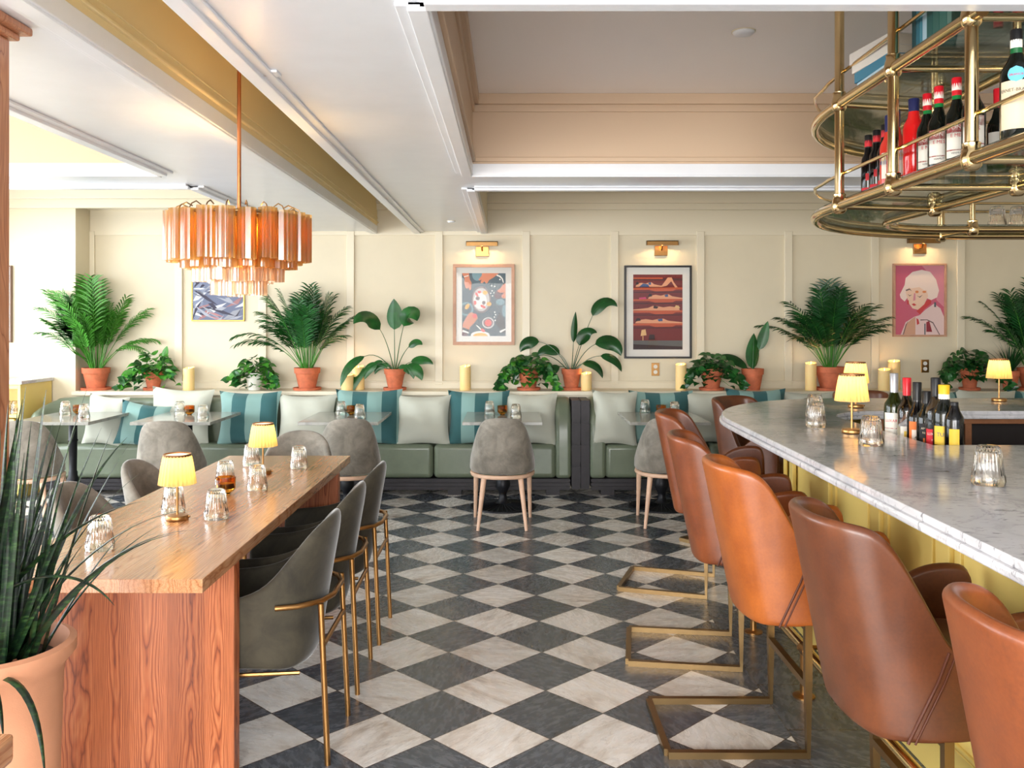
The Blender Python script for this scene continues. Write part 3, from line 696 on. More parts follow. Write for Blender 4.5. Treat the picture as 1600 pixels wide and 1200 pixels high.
# food and hands picture
t, aw, ah = frame('framed_picture', 'rosy wood framed illustration of hands around a dish on a teal table', 708, 804, 413, 539, 5, rose_wood, 9)
A = [C('art_teal', (46, 74, 88)), C('art_skin', (214, 128, 90)), C('art_silver', (196, 190, 190)), C('art_coral', (226, 74, 68)), C('art_lemon', (240, 176, 66)), C('art_plum', (84, 36, 52)), C('art_black', (24, 28, 40)), C('art_white', (238, 236, 232)), C('art_smoke', (108, 146, 160)), C('art_dish', (118, 100, 104))]
S = [(8, ell(.35, .02, .12, .10)), (8, ell(.10, .57, .17, .11)), (0, ell(.10, .57, .12, .08)), (4, ell(.12, .53, .06, .035, rot=-.6)), (9, ell(.44, .42, .225, .215)), (2, ell(.44, .42, .19, .185)), (7, ell(.42, .44, .15, .13)), (9, ell(.36, .40, .05, .03)), (9, ell(.50, .47, .04, .03)),
     (3, ell(.34, .34, .045, .022, rot=.7)), (3, ell(.48, .53, .06, .022, rot=.3)), (3, ell(.40, .30, .04, .02)), (3, ell(.30, .47, .03, .035)), (4, ell(.53, .31, .055, .033)), (4, ell(.62, .49, .055, .033)),
     (1, [(0, 0), (.16, 0), (.18, .10), (.22, .15), (.21, .26), (.17, .27), (.15, .22), (.12, .25), (.08, .23), (.05, .15), (.06, .09)]), (7, [(.04, .05), (.15, .03), (.15, .045), (.05, .065)]),
     (1, [(.46, 0), (.85, 0), (.72, .07), (.62, .11), (.58, .16), (.54, .16), (.52, .13), (.46, .16), (.42, .15), (.45, .10), (.40, .12), (.38, .10), (.45, .04)]),
     (5, ell(.86, .33, .12, .07, rot=-.3)), (1, [(1, .16), (1, .40), (.93, .40), (.90, .36), (.97, .31), (.86, .31), (.80, .28), (.88, .24), (.94, .18)]),
     (1, [(.02, .80), (.10, .70), (.16, .64), (.22, .62), (.30, .65), (.24, .67), (.30, .70), (.35, .68), (.36, .72), (.27, .80), (.18, .86), (.16, .94), (.0, .92)]), (3, ell(.29, .68, .055, .038)), (6, [(.02, .86), (.17, .90), (.16, .94), (.0, .90)]), (7, [(.02, .90), (.16, .94), (.15, .96), (0, .93)]), (5, [(0, .93), (.13, .96), (.12, 1), (0, 1)]),
     (2, ell(.60, .79, .14, .09)), (9, ell(.60, .79, .11, .07)), (3, ell(.60, .79, .08, .055)), (7, ell(.42, .99, .22, .07)), (4, ell(.42, 1.0, .17, .05)), (7, [(.32, .83), (.34, .82), (.46, .90), (.45, .92)]), (3, ell(.48, .91, .05, .025, rot=.4)),
     (6, [(.78, .74), (.86, .62), (.92, .68), (.97, .74), (1, .96), (.90, .94), (.84, .86), (.76, .80)]), (7, [(.86, .92), (.99, .88), (1, .90), (.88, .95)]), (8, ell(.98, .60, .06, .10)), (8, ell(.88, .46, .10, .05)),
     (7, [(.80, .02), (.88, .04), (.94, .09), (.96, .15), (.94, .15), (.91, .09), (.86, .06), (.79, .04)])]
S += [(7, ell(x, y, .016, .012, 10)) for x, y in ((.68, .2), (.75, .21), (.69, .28), (.73, .31), (.66, .32), (.75, .62), (.77, .66), (.74, .70), (.76, .75), (.87, .10), (.7, .36))]
o = art(t, aw, ah, A, S); o.location.y = -.0125
# black framed picture of reclining bathers on shelves
t, aw, ah = frame('framed_picture', 'black framed picture of red shelves with reclining sunbathers above a power outlet', 975, 1080, 415, 560, 3, black_paint, 11)
A = [C('bunk_red', (112, 30, 30)), C('bunk_plank', (190, 84, 48)), C('bunk_skin', (222, 156, 118)), C('bunk_dark', (46, 22, 26)), C('bunk_blue', (60, 84, 130)), C('bunk_straw', (222, 178, 122)), C('bunk_grey', (92, 92, 92)), C('bunk_shadow', (76, 20, 24)), C('bunk_pink', (200, 60, 110))]
S = [(7, [(0, .05), (1, .05), (1, .08), (0, .08)]), (1, [(0, .04), (.6, .04), (.6, .06), (0, .06)])]
for y in (.18, .33, .485, .655):
    S += [(1, [(0, y), (1, y-.01), (1, y+.02), (0, y+.025)]), (1, [(.3, y+.02), (.9, y+.01), (.8, y+.04), (.45, y+.045)]), (7, [(0, y+.05), (1, y+.045), (1, y+.06), (0, y+.065)])]
def bather(x0, y, L, flip, hatc=3):
    g = lambda u, v: ((x0+u*L) if not flip else (x0+L-u*L), y-v)
    return [(2, [g(0, .0), g(.03, .03), g(.10, .045), g(.22, .055), g(.36, .042), g(.48, .058), g(.58, .062), g(.68, .035), g(.85, .022), g(1.0, .014), g(1.0, 0)]), (hatc, [g(.0, .03), g(.03, .065), g(.09, .07), g(.12, .04), g(.06, .02)]), (4 if not flip else 3, [g(.46, .052), g(.56, .064), g(.57, .03), g(.49, .025)]), (2, [g(0, 0), g(.12, 0), g(.14, .03), g(.05, .03)])]
S += bather(.30, .325, .72, False) + bather(0, .48, .95, True, 5) + bather(.04, .65, .98, False, 3) + bather(.05, .165, .55, False, 3)
S += [(2, [(.55, .17), (.60, .13), (.70, .04), (.78, .04), (.82, .10), (.90, .17), (.85, .175), (.77, .09), (.68, .15)]), (4, [(.12, .165), (.2, .12), (.3, .13), (.33, .165)]), (8, [(.12, .31), (.25, .30), (.27, .325), (.12, .33)])]
S += [(6, [(0, .88), (1, .88), (1, 1), (0, 1)]), (3, [(0, .93), (1, .96), (1, 1), (0, 1)]), (5, [(.15, .82), (.17, .74), (.25, .73), (.27, .81)]), (5, [(.19, .82), (.205, .82), (.205, .88), (.19, .88)]), (3, [(.31, .87), (.33, .80), (.43, .80), (.44, .87)])]
o = art(t, aw, ah, A, S); o.location.y = -.0125
# pink portrait
t, aw, ah = frame('framed_picture', 'pink painted portrait of a pale haired woman in a slim wooden frame', 1394, 1477, 412, 526, 3, rose_wood, .2, .035)
A = [C('rose_pink', (206, 96, 124)), C('hair_white', (244, 224, 216)), C('face_cream', (240, 206, 184)), C('coral_red', (206, 62, 66)), C('line_grey', (110, 90, 92)), C('orange_dab', (226, 132, 74)), C('robe_pale', (236, 208, 206)), C('tan_sand', (214, 166, 140)), C('deep_red', (150, 40, 56)), C('slate_line', (80, 90, 100)), C('blush_pink', (222, 142, 158))]
S = [(10, [(.55, 0), (1, 0), (1, .6), (.85, .5), (.8, .2)]), (6, [(.50, .72), (.62, .64), (.80, .55), (.93, .62), (1, .74), (1, 1), (.12, 1), (.22, .82), (.40, .74)]), (7, [(.16, 1), (.22, .85), (.35, .77), (.42, .74), (.42, 1)]),
     (3, [(.44, .66), (.66, .50), (.74, .48), (.74, .55), (.60, .63), (.52, .71)]), (1, [(.10, .42), (.20, .28), (.22, .18), (.36, .09), (.55, .06), (.72, .09), (.84, .20), (.90, .36), (.86, .46), (.74, .50), (.62, .46), (.40, .40), (.26, .46), (.20, .52), (.12, .47)]),
     (2, [(.22, .38), (.30, .30), (.50, .26), (.64, .34), (.68, .44), (.60, .56), (.47, .64), (.36, .62), (.28, .54)]), (1, [(.24, .30), (.34, .22), (.60, .24), (.70, .34), (.60, .36), (.50, .31), (.34, .33)]),
     (4, [(.22, .35), (.30, .33), (.35, .37), (.30, .35), (.23, .37)]), (4, [(.44, .43), (.50, .45), (.57, .42), (.51, .465)]), (4, [(.26, .41), (.30, .43), (.35, .42), (.30, .445)]), (5, ell(.45, .38, .035, .018)), (5, ell(.60, .38, .04, .015)), (10, [(.39, .40), (.42, .40), (.42, .50), (.37, .51)]), (3, [(.34, .56), (.39, .545), (.44, .57), (.39, .585)]), (3, [(.25, .50), (.28, .50), (.29, .56), (.25, .56)]),
     (9, [(.80, .53), (.84, .53), (.84, .60), (.80, .60)]), (8, [(.64, .82), (.70, .80), (.76, .96), (.64, .96)]), (3, [(.44, .76), (.48, .78), (.50, .84), (.45, .86)]), (9, [(.60, .84), (.625, .84), (.625, 1), (.60, 1)]), (4, [(.52, .78), (.66, .78), (.78, .82), (.92, 1), (.90, 1), (.77, .835), (.65, .79), (.52, .795)]), (4, [(.16, 1), (.22, .86), (.27, .80), (.23, .88), (.18, 1)])]
o = art(t, aw, ah, A, S); o.location.y = -.0125
# picture behind the chandelier
t, aw, ah = frame('framed_picture', 'thin gold framed photograph of crumpled silvery foil behind the chandelier', 300, 383, 393, 502, 2, gold_frame, .2, .02)
A = [C('foil_blue', (110, 120, 150)), C('foil_white', (222, 228, 238)), C('foil_dark', (52, 50, 72)), C('foil_rose', (170, 120, 124)), C('foil_grey', (160, 164, 178))]
S = []
rq = random.Random(11)
for i in range(70):
    cx, cy = rq.random(), rq.random(); a = rq.uniform(-.9, .5); l = rq.uniform(.08, .3); ww = rq.uniform(.01, .05)
    S.append((rq.choice([1, 1, 2, 3, 4, 2, 4]) if cy > .45 else rq.choice([2, 4, 0, 2]), [(cx-l*cos(a), cy-l*sin(a)), (cx, cy-ww), (cx+l*cos(a), cy+l*sin(a)), (cx+.02, cy+ww)]))
o = art(t, aw, ah, A, S); o.location.y = -.0125
t, aw, ah = frame('framed_picture', 'dark framed picture on the projecting wall at the far left edge', -30, 20, 415, 535, 2.5, M('walnut_frame', (112, 84, 66), .4), 9, .03, 8.3)
o = art(t, aw, ah, [C('mint_wash', (190, 214, 202)), C('leaf_wash', (120, 170, 130))], [(1, ell(.7, .4, .16, .2)), (1, ell(.4, .7, .2, .12, rot=.5))]); o.location.y = -.0125

def picture_light(px0, px1, y0, label):
    t = thing('picture_light', label, 'picture light', (wx((px0+px1)/2, WB), WB, wz(y0+4, WB)))
    W = (px1-px0)/F*WB
    MB().box(-.062, .062, -.02, 0, -.115, -.02).build('wall_plate', brass_soft, t, bevel=.003)
    MB().tube([(0, -.02, -.06), (0, -.06, -.06), (0, -.085, -.02)], .008, 10).build('arm', brass_soft, t, True)
    m = MB(); m.box(-W/2, W/2, -.11, -.07, .015, .022).box(-W/2, W/2, -.11, -.106, -.022, .022).box(-W/2, W/2, -.074, -.07, -.016, .022).box(-W/2, -W/2+.004, -.11, -.07, -.02, .022).box(W/2-.004, W/2, -.11, -.07, -.02, .022)
    m.build('shade', M('bronze_shade', (150, 112, 66), .4, .8), t)
    MB().box(-W/2+.02, W/2-.02, -.096, -.084, .004, .012).build('lamp_strip', M('warm_lamp_strip', (255, 220, 160), .5, emis=(255, 200, 120), es=6), t)
    l = bpy.data.lights.new('picture_glow', 'AREA'); l.shape = 'RECTANGLE'; l.size = W*.8; l.size_y = .02; l.energy = 1.3; l.color = (1, .70, .38)
    o = bpy.data.objects.new('picture_glow', l); o.location = (0, -.088, -.002); o.rotation_euler = (R(25), 0, 0); COL.objects.link(o); o.parent = t
picture_light(729, 778, 378, 'brass picture light above the food illustration')
picture_light(1008, 1057, 377, 'brass picture light above the black framed picture')
picture_light(1412, 1461, 374, 'brass picture light above the pink portrait, just under the hanging rack')
def outlet(px, py, label):
    t = thing('power_outlet', label, 'outlet', (wx(px, WB), WB, wz(py, WB)))
    MB().box(-.038, .038, -.006, 0, -.062, .062).build('plate', brass_soft, t, bevel=.002)
    for s in (-1, 1): 
        MB().lathe([(.019, 0), (.019, .004)], 16).xf(Matrix.Translation((0, -.006, s*.026)) @ Matrix.Rotation(R(90), 4, 'X')).build('socket', mat_board, t)
outlet(1024, 577, 'brass power outlet under the black framed picture')
outlet(1445, 572, 'brass power outlet under the pink portrait')

# ------------------------------------------------------------------ banquettes
def banquette(label, X0, X1, left_arm, right_arm, seams, rounded_left=False):
    t = thing('banquette', label, 'banquette', ((X0+X1)/2, 7.86, 0)); cx = (X0+X1)/2
    a, b = X0-cx, X1-cx
    m = MB(); m.box(a+.02, b-.02, .03, .38, .05, .15)
    for k in range(3): m.box(a+.01, b-.01, .02, .05, .058+k*.032, .082+k*.032)
    m.build('plinth', dark_wood, t)
    n = int((b-a)/.9)
    for k in range(n+1): MB().box(a+.1+k*(b-a-.32)/n, a+.22+k*(b-a-.32)/n, .06, .3, 0, .05).build('foot', dark_wood, t)
    xs = [a+(.13 if left_arm else .06)]+[s-cx for s in seams]+[b-(.13 if right_arm else 0)]
    for p, q in zip(xs[:-1], xs[1:]):
        m = MB(); m.box(p+.002, q-.002, .0, .40, .155, .455); m.build('seat_cushion', green_lea, t, True, bevel=.045, bseg=5)
    MB().box(a+.02, b-.02, .22, .36, .40, .84).build('backrest', green_lea, t, True, bevel=.04, bseg=5)
    for side, on in ((-1, left_arm), (1, right_arm)):
        if not on: continue
        x0 = a if side < 0 else b-.14
        # wing arm: tall at the back, sweeping down at the front
        prof = [(.36, .155), (.36, .85), (.20, .85), (.08, .80), (.025, .70), (.005, .55), (-.005, .42), (-.005, .155)]
        m = MB(); k = len(prof)
        m.add([(x0, y, z) for y, z in prof]+[(x0+.14, y, z) for y, z in prof], [tuple(range(k)), tuple(range(k, 2*k))[::-1]]+[(i, (i+1) % k, k+(i+1) % k, k+i) for i in range(k)])
        m.build('armrest', green_lea, t, True, bevel=.035, bseg=5)
        xx = (a-.078, a-.004) if side < 0 else (b+.004, b+.078)
        m = MB(); m.box(xx[0], xx[1], .02, .38, .06, .84)
        for q in range(4): m.box(xx[0]-.002, xx[1]+.002, .012, .022, .1+q*.19, .26+q*.19)
        m.build('side_panel', dark_wood, t, label='dark wooden end panel')
    return t
bq_a = wx(62, 7.86)-(wx(62, 7.86)+wx(893, 7.86))/2
bq = banquette('long sage green leather banquette left of the dark divider', wx(62, 7.86), wx(893, 7.86), False, True, [-2.78, -1.72, wx(677, 7.86)])
banquette('sage green leather banquette right of the dark divider, behind the bar stools', wx(922, 7.86), 5.6, True, False, [1.75, 2.8, 3.9])
# rounded left end of the long banquette sweeping forward
cp = [(.52, .31, .86), (.34, .31, .86), (.17, .29, .855), (.04, .22, .84), (-.04, .11, .80), (-.07, -.02, .755), (-.07, -.10, .72)]
m = MB(); rows = []
for k, (x, y, zt) in enumerate(cp):
    q = cp[min(k+1, 6)]; p_ = cp[max(k-1, 0)]; d = Vector((q[0]-p_[0], q[1]-p_[1], 0)).normalized(); nrm = Vector((-d.y, d.x, 0))
    if nrm.dot(Vector((.4, -.2, 0))-Vector((x, y, 0))) < 0: nrm = -nrm
    o_ = Vector((x, y, 0)); i_ = o_+nrm*.12
    rows.append([(o_.x, o_.y, .155), (o_.x, o_.y, .45), (o_.x, o_.y, zt-.03), ((o_.x+i_.x)/2, (o_.y+i_.y)/2, zt+.015), (i_.x, i_.y, zt-.03), (i_.x, i_.y, .45), (i_.x, i_.y, .155)])
m.grid(rows, closed=True); m.f += [tuple(range(7)), tuple(len(m.v)-7+i for i in range(7))]; m.mi += [0, 0]
m.v = [(x+bq_a, y, z) for x, y, z in m.v]
m.build('curved_armrest', green_lea, bq, True, sub=2)

# ------------------------------------------------------------------ pillows
def pillow_mesh(w_, h_, th, seed):
    rg = random.Random(seed); n = 14; m = MB(); ph = [rg.uniform(0, 6) for _ in range(4)]
    def pt(i, j, s):
        u = -1+2*i/n; v = -1+2*j/n
        pu = 1-.11*(1-v*v)*abs(u)**3; pv = 1-.11*(1-u*u)*abs(v)**3
        x = u*w_/2*pu; z = v*h_/2*pv
        k = (max(0, 1-abs(u)**2.4)*max(0, 1-abs(v)**2.4))**.55
        d = th*k*(1+.10*sin(6*u+ph[0]+3*v)+.06*sin(11*v+ph[1]))
        return (x, s*d/2, z)
    m.grid([[pt(i, j, -1) for j in range(n+1)] for i in range(n+1)]); m.grid([[pt(i, j, 1) for j in range(n+1)] for i in range(n+1)])
    return m
def pillow(x0, x1, top, mat, label, rot=0, Y=8.0, seed=0, grp=None):
    W = (x1-x0)/F*Y*1.03; z1 = wz(top, Y); H = max(.36, z1-.452)
    o = pillow_mesh(W*1.05, H+.03, .16, seed).build('throw_pillow', mat, None, True)
    o.location = (wx((x0+x1)/2, Y), Y-.06, .450+H/2); o.rotation_euler = (-R(9), rot, R(random.Random(seed).uniform(-5, 5)))
    tag(o, label, 'pillow', 'throw pillows on the banquettes')
    return o
TS, LP = pil_stripe, pil_light
pillow(140, 200, 618, LP, 'pale pillow leaning at the rounded left end of the banquette', .10, 7.98, 1)
pillow(192, 262, 632, TS[0], 'teal striped pillow half tilted behind the second café table from the left', .16, 7.88, 2)
pillow(240, 332, 607, LP, 'pale pillow behind the second café table from the left', .05, 8.06, 3)
pillow(347, 438, 612, TS[1], 'teal striped pillow right of the second café table from the left', 0, 8.0, 4)
pillow(440, 524, 617, LP, 'pale pillow left of the third café table', 0, 8.0, 5)
pillow(530, 626, 609, TS[1], 'teal striped pillow directly behind the third café table', 0, 8.0, 6)
pillow(623, 702, 618, LP, 'pale pillow in the middle of the long banquette, between two teal striped ones', 0, 8.0, 7)
pillow(703, 793, 611, TS[0], 'teal striped pillow behind the left side of the fourth café table', 0, 8.0, 8)
pillow(790, 868, 615, LP, 'pale pillow against the right arm of the long banquette', 0, 8.0, 9)
pillow(926, 992, 611, LP, 'pale pillow against the arm right of the dark divider', .03, 7.97, 10)
pillow(985, 1078, 611, TS[1], 'teal striped pillow behind the café table right of the divider', 0, 8.07, 11)
pillow(1066, 1150, 612, LP, 'pale pillow partly hidden by the bar stool at the bar corner', 0, 8.07, 12)
pillow(1136, 1222, 608, TS[0], 'teal striped pillow right of the bar stool at the bar corner', 0, 8.0, 13)
pillow(1222, 1300, 612, LP, 'pale pillow behind the two glasses on the marble bar', 0, 8.0, 14)
pillow(1352, 1440, 610, LP, 'pale pillow seen behind the bottles on the bar', 0, 8.0, 15)
pillow(1430, 1500, 611, TS[1], 'teal striped pillow just right of the bar bottles', 0, 8.05, 16)
pillow(1492, 1580, 610, LP, 'pale pillow behind the far bar lamp', .03, 7.97, 17)
pillow(1575, 1660, 610, TS[0], 'teal striped pillow cut by the right edge of the photo', 0, 8.0, 18)

# ------------------------------------------------------------------ glasses, votives, lamps
def tumbler_proto():
    o_ = [(.001, .116), (.025, .116), (.0305, .112), (.0345, .096), (.0385, .060), (.0410, .034), (.0445, .028), (.0455, .012), (.0445, .0), (.0405, .0), (.0385, .02), (.034, .06), (.030, .092), (.024, .099), (.001, .100)]
    rib = lambda a, j: (.065*abs(sin(11*a)) if 2 <= j <= 5 else (.04*abs(sin(22*a)) if 6 <= j <= 7 else 0))
    return MB().lathe(o_, 96, rib=rib, cap=False).build('glass_tumbler', glass, None, True)
tum = tumbler_proto(); first = [tum]
def tumbler(loc, label, grp, s=1.0, flip=False):
    o = first.pop() if first else tum.copy()
    if o.name not in COL.objects: COL.objects.link(o)
    o.location = loc; o.scale = (s, s, s); o.rotation_euler = (0, 0, random.uniform(0, 3)); tag(o, label, 'glass', grp); return o
def votive_proto():
    t = thing('votive_holder', '', 'votive', (0, 0, 0))
    rib = lambda a, j: .02*abs(sin(16*a)) if 3 <= j <= 6 else 0
    MB().lathe([(.001, 0), (.018, 0), (.020, .006), (.036, .018), (.041, .028), (.042, .070), (.042, .078), (.038, .078), (.037, .03), (.001, .024)], 64, rib=rib, cap=False).build('cup', amber_glass, t, True)
    MB().lathe([(.001, .026), (.035, .028), (.035, .050), (.001, .050)], 24, cap=False).build('wax_fill', wax, t, True)
    return t
vp = votive_proto(); vfirst = [vp]
def votive(loc, label, grp=None, s=1):
    o = vfirst.pop() if vfirst else None
    if o is None: o = dup(vp, label, loc, random.uniform(0, 3), grp, (s, s, s))
    else:
        o.location = loc; o['label'] = label; o.scale = (s, s, s)
        if grp: o['group'] = grp
    return o
def lamp_proto():
    t = thing('table_lamp', '', 'lamp', (0, 0, 0))
    MB().lathe([(.001, 0), (.041, 0), (.0425, .003), (.0425, .015), (.040, .019), (.006, .021), (.001, .021)], 40, cap=False).build('base', brass_soft, t, True)
    MB().lathe([(.0045, .018), (.0045, .165), (.0035, .20)], 16).build('stem', brass_soft, t, True)
    n = 26; pro = [(.070, .140), (.0665, .165), (.061, .20), (.0555, .232), (.051, .252)]
    m = MB(); m.lathe(pro, n*6, rib=lambda a, j: .034*cos(n*a), cap=False); m.build('lamp_shade', shade_cloth, t, True)
    MB().lathe([(.0525, .248), (.0525, .257), (.0495, .257), (.0495, .248)], 40, close=True).build('top_ring', M('bronze_ring', (120, 84, 52), .4, .7), t.children[2], True)
    MB().lathe([(.001, .252), (.049, .252)], 30, cap=False).build('diffuser', sheer('white_diffuser', (255, 246, 226), .02, .98, 0, None, .8), t)
    MB().lathe([(.001, .175), (.010, .178), (.012, .195), (.008, .21), (.001, .214)], 16, cap=False).build('bulb', M('warm_bulb', (255, 220, 160), .4, emis=(255, 196, 110), es=18), t, True)
    MB().tube([(.043, 0, .012), (.050, 0, .013)], .004, 8).build('switch', brass_soft, t.children[0], True)
    lamp_light('lamp_light', t, (0, 0, .225), .6, (1, .68, .34), .012)
    return t
lp_ = lamp_proto(); lfirst = [lp_]
def table_lamp(loc, label, rz=0):
    o = lfirst.pop() if lfirst else None
    if o is None: o = dup(lp_, label, loc, rz)
    else: o.location = loc; o.rotation_euler = (0, 0, rz); o['label'] = label
    return o

# ------------------------------------------------------------------ communal table
TZ = .76; TX0, TX1, TY0, TY1 = -1.62, -.92, 2.68, 5.16
t = thing('communal_table', 'long reddish oak communal table with slab ends at the left', 'table', ((TX0+TX1)/2, (TY0+TY1)/2, 0))
hx = (TX1-TX0)/2; hy = (TY1-TY0)/2
MB().box(-hx, hx, -hy, hy, TZ-.042, TZ).build('table_top', oak_top, t, bevel=.002)
MB().box(-hx+.02, hx-.001, -hy+.31, -hy+.37, 0, TZ-.042).build('end_panel', oak_panel, t, bevel=.002)
MB().box(-hx+.02, hx-.001, hy-.37, hy-.31, 0, TZ-.042).build('end_panel', oak_panel, t, bevel=.002)
MB().box(-.03, .03, -hy+.37, hy-.37, TZ-.16, TZ-.042).build('stretcher', oak_panel, t, bevel=.002)
G = 'tumblers on the communal table'
for px, py, lab in [(156, 858, 'upside-down ribbed tumbler at the near left end of the communal table, behind the spiky leaves'), (271, 800, 'upside-down ribbed tumbler just behind the near lamp on the communal table'),
                    (338, 810, 'upside-down ribbed tumbler right of the near lamp on the communal table'), (352, 757, 'upside-down ribbed tumbler behind the amber candle cup on the communal table'),
                    (402, 765, 'upside-down ribbed tumbler right of the amber candle cup on the communal table'), (393, 727, 'upside-down ribbed tumbler behind the far lamp on the communal table'),
                    (467, 731, 'upside-down ribbed tumbler nearest the far right corner of the communal table')]:
    x, y, z = onz(px, py, TZ); 
    tumbler((x, y, TZ), lab, G)
x, y, z = onz(353, 772, TZ); votive((x, y, TZ), 'amber glass candle cup on the communal table')
x, y, z = onz(277, 812, TZ); table_lamp((x, y, TZ), 'small brass lamp with lit pleated shade, nearest on the communal table')
x, y, z = onz(411, 740, TZ); table_lamp((x, y, TZ), 'small brass lamp with lit pleated shade at the far end of the communal table')

# ------------------------------------------------------------------ shells for chairs
def shell(cols, th, nz=5, topround=.5):
    """cols: list of (x, y, lean_dx, lean_dy, zbot, ztop) half from back centre to front; mirrored"""
    full = [(-x, y, -lx, ly, zb, zt) for (x, y, lx, ly, zb, zt) in cols[:0:-1]]+list(cols)
    n = len(full); rows = []
    for i, (x, y, lx, ly, zb, zt) in enumerate(full):
        p = Vector(full[max(i-1, 0)][:2]); q = Vector(full[min(i+1, n-1)][:2]); d = (q-p).normalized(); nrm = Vector((-d.y, d.x))   # towards the inside
        if nrm.dot(Vector((0, .25))-Vector((x, y))) < 0: nrm = -nrm
        out = []; inn = []
        for k in range(nz):
            f = (0, .03, .25, .5, .75, .95, 1)[k] if nz == 7 else k/(nz-1); z = zb+(zt-zb)*f; H = (z-zb); fr = H
            X = x+lx*fr; Y = y+ly*fr
            out.append((X, Y, z-(.012 if k == nz-1 else 0))); inn.append((X+nrm.x*th, Y+nrm.y*th, z-(.012 if k == nz-1 else 0)))
        top = ((out[-1][0]+inn[-1][0])/2, (out[-1][1]+inn[-1][1])/2, zt+.006)
        rows.append(out+[top]+inn[::-1])
    m = MB(); m.grid(rows, closed=True); k = len(rows[0]); m.f += [tuple(range(k))[::-1], tuple(len(m.v)-k+i for i in range(k))]; m.mi += [0, 0]
    return m
def cushion(poly, z0, z1):
    m = MB(); n = len(poly); cx = sum(p[0] for p in poly)/n; cy = sum(p[1] for p in poly)/n
    S = lambda s: [(cx+(x-cx)*s, cy+(y-cy)*s) for x, y in poly]
    rows = [[(x, y, z) for x, y in S(s)] for s, z in ((.0, z0), (.6, z0), (.95, z0), (1, z0+(z1-z0)*.3), (1, z0+(z1-z0)*.7), (.95, z1-.005), (.6, z1+.008), (.0, z1+.012))]
    m.grid(rows, closed=True); return m

# velvet armchair with brass legs (communal table)
def brass_chair():
    t = thing('velvet_armchair', '', 'chair')
    ly = -.17
    cols = [(0, -.25, 0, ly, .31, .84), (.09, -.24, 0, ly, .31, .834), (.168, -.205, .03, ly*.9, .31, .795), (.205, -.15, .06, ly*.6, .32, .69), (.220, -.09, .06, ly*.3, .33, .60), (.228, .03, .05, 0, .335, .568), (.228, .16, .04, 0, .34, .562), (.222, .23, .03, 0, .345, .555)]
    shell(cols, .045).build('shell', velvet_olive, t, True, sub=2)
    poly = [(-.18, .25), (-.195, .1), (-.19, -.08), (-.13, -.19), (0, -.215), (.13, -.19), (.19, -.08), (.195, .1), (.18, .25), (0, .27)]
    cushion(poly, .33, .455).build('seat_cushion', velvet_gray, t, True, sub=2)
    rail = [(-.258, -.15, .555), (-.235, -.22, .555), (-.17, -.29, .555), (-.08, -.317, .555), (.08, -.317, .555), (.17, -.29, .555), (.235, -.22, .555), (.258, -.15, .555)]
    rail = [(x*.945, y-.005, z) for x, y, z in rail]
    MB().tube(rail, .010, 10).build('back_rail', brass_soft, t, True)
    for s in (-1, 1):
        MB().tube([(s*.19, -.30, .555), (s*.195, -.325, 0)], .0105, 10).build('leg', brass_soft, t, True)
        MB().tube([(s*.21, .20, .34), (s*.22, .23, 0)], .0105, 10).build('leg', brass_soft, t, True)
        MB().tube([(s*.16, -.22, .305), (s*.21, .21, .305)], .008, 8).build('side_bar', brass_soft, t, True)
    MB().tube([(-.19, -.308, .41), (.19, -.308, .41)], .009, 8).build('crossbar', brass_soft, t, True)
    MB().tube([(-.21, .20, .31), (.21, .20, .31)], .009, 8).build('crossbar', brass_soft, t, True)
    return t
bc = brass_chair()
def put(o, label, loc, rz, grp=None):
    o.location = loc; o.rotation_euler = (0, 0, rz); o['label'] = label
    if grp: o['group'] = grp
# faces -x: local +y -> world -x  => rz = +90
G = 'velvet armchairs around the communal table'
put(bc, 'nearest olive velvet armchair with brass legs on the aisle side of the communal table', (-.955, 3.29, 0), R(90), G)
dup(bc, 'middle olive velvet armchair with brass legs on the aisle side of the communal table', (-.955, 3.87, 0), R(91), G)
dup(bc, 'farthest olive velvet armchair with brass legs on the aisle side of the communal table', (-.945, 4.44, 0), R(90), G)
lightchair = brass_chair()
for ch in lightchair.children:
    if ch.name.startswith('shell'): ch.data.materials[0] = velvet_gray
put(lightchair, 'grey velvet armchair across the communal table, its back rising left of the near lamp', (-1.62, 3.86, 0), R(-90), G)
dup(lightchair, 'grey velvet armchair across the communal table, its back just behind the near lamp', (-1.60, 4.50, 0), R(-90), G)
dup(lightchair, 'grey velvet armchair across the communal table hidden behind the spiky planter leaves', (-1.64, 3.30, 0), R(-90), G)
dup(lightchair, 'grey velvet armchair at the far head of the communal table', (-1.33, 5.42, 0), R(180), G)

# grey velvet side chair with pale wooden legs
def side_chair():
    t = thing('dining_chair', '', 'chair')
    ly = -.13
    cols = [(0, -.235, 0, ly, .405, .832), (.09, -.23, -.01, ly, .405, .829), (.165, -.195, -.04, ly*.85, .405, .81), (.215, -.13, -.09, ly*.6, .405, .76), (.243, -.05, -.12, ly*.4, .405, .66), (.25, .03, -.05, 0, .41, .53), (.25, .09, 0, 0, .41, .47)]
    shell(cols, .04).build('backrest', velvet_gray, t, True, sub=2)
    poly = [(-.235, .22), (-.245, .05), (-.22, -.10), (-.13, -.20), (0, -.225), (.13, -.20), (.22, -.10), (.245, .05), (.235, .22), (0, .26)]
    cushion(poly, .40, .485).build('seat', velvet_gray, t, True, sub=2)
    m = MB(); pl_ = [(x*.97, y*.97) for x, y in poly]; P2 = []
    n = len(pl_)
    m.tube([(x, y, .385) for x, y in pl_], .018, 8, closed=True, square=True); m.build('seat_rim', ash, t, True, sub=1)
    for s in (-1, 1):
        MB().tube([(s*.135, -.155, .385), (s*.178, -.235, 0)], [.021, .012], 14).build('leg', ash, t, True)
        MB().tube([(s*.205, .19, .385), (s*.215, .235, 0)], [.021, .012], 14).build('leg', ash, t, True)
    return t
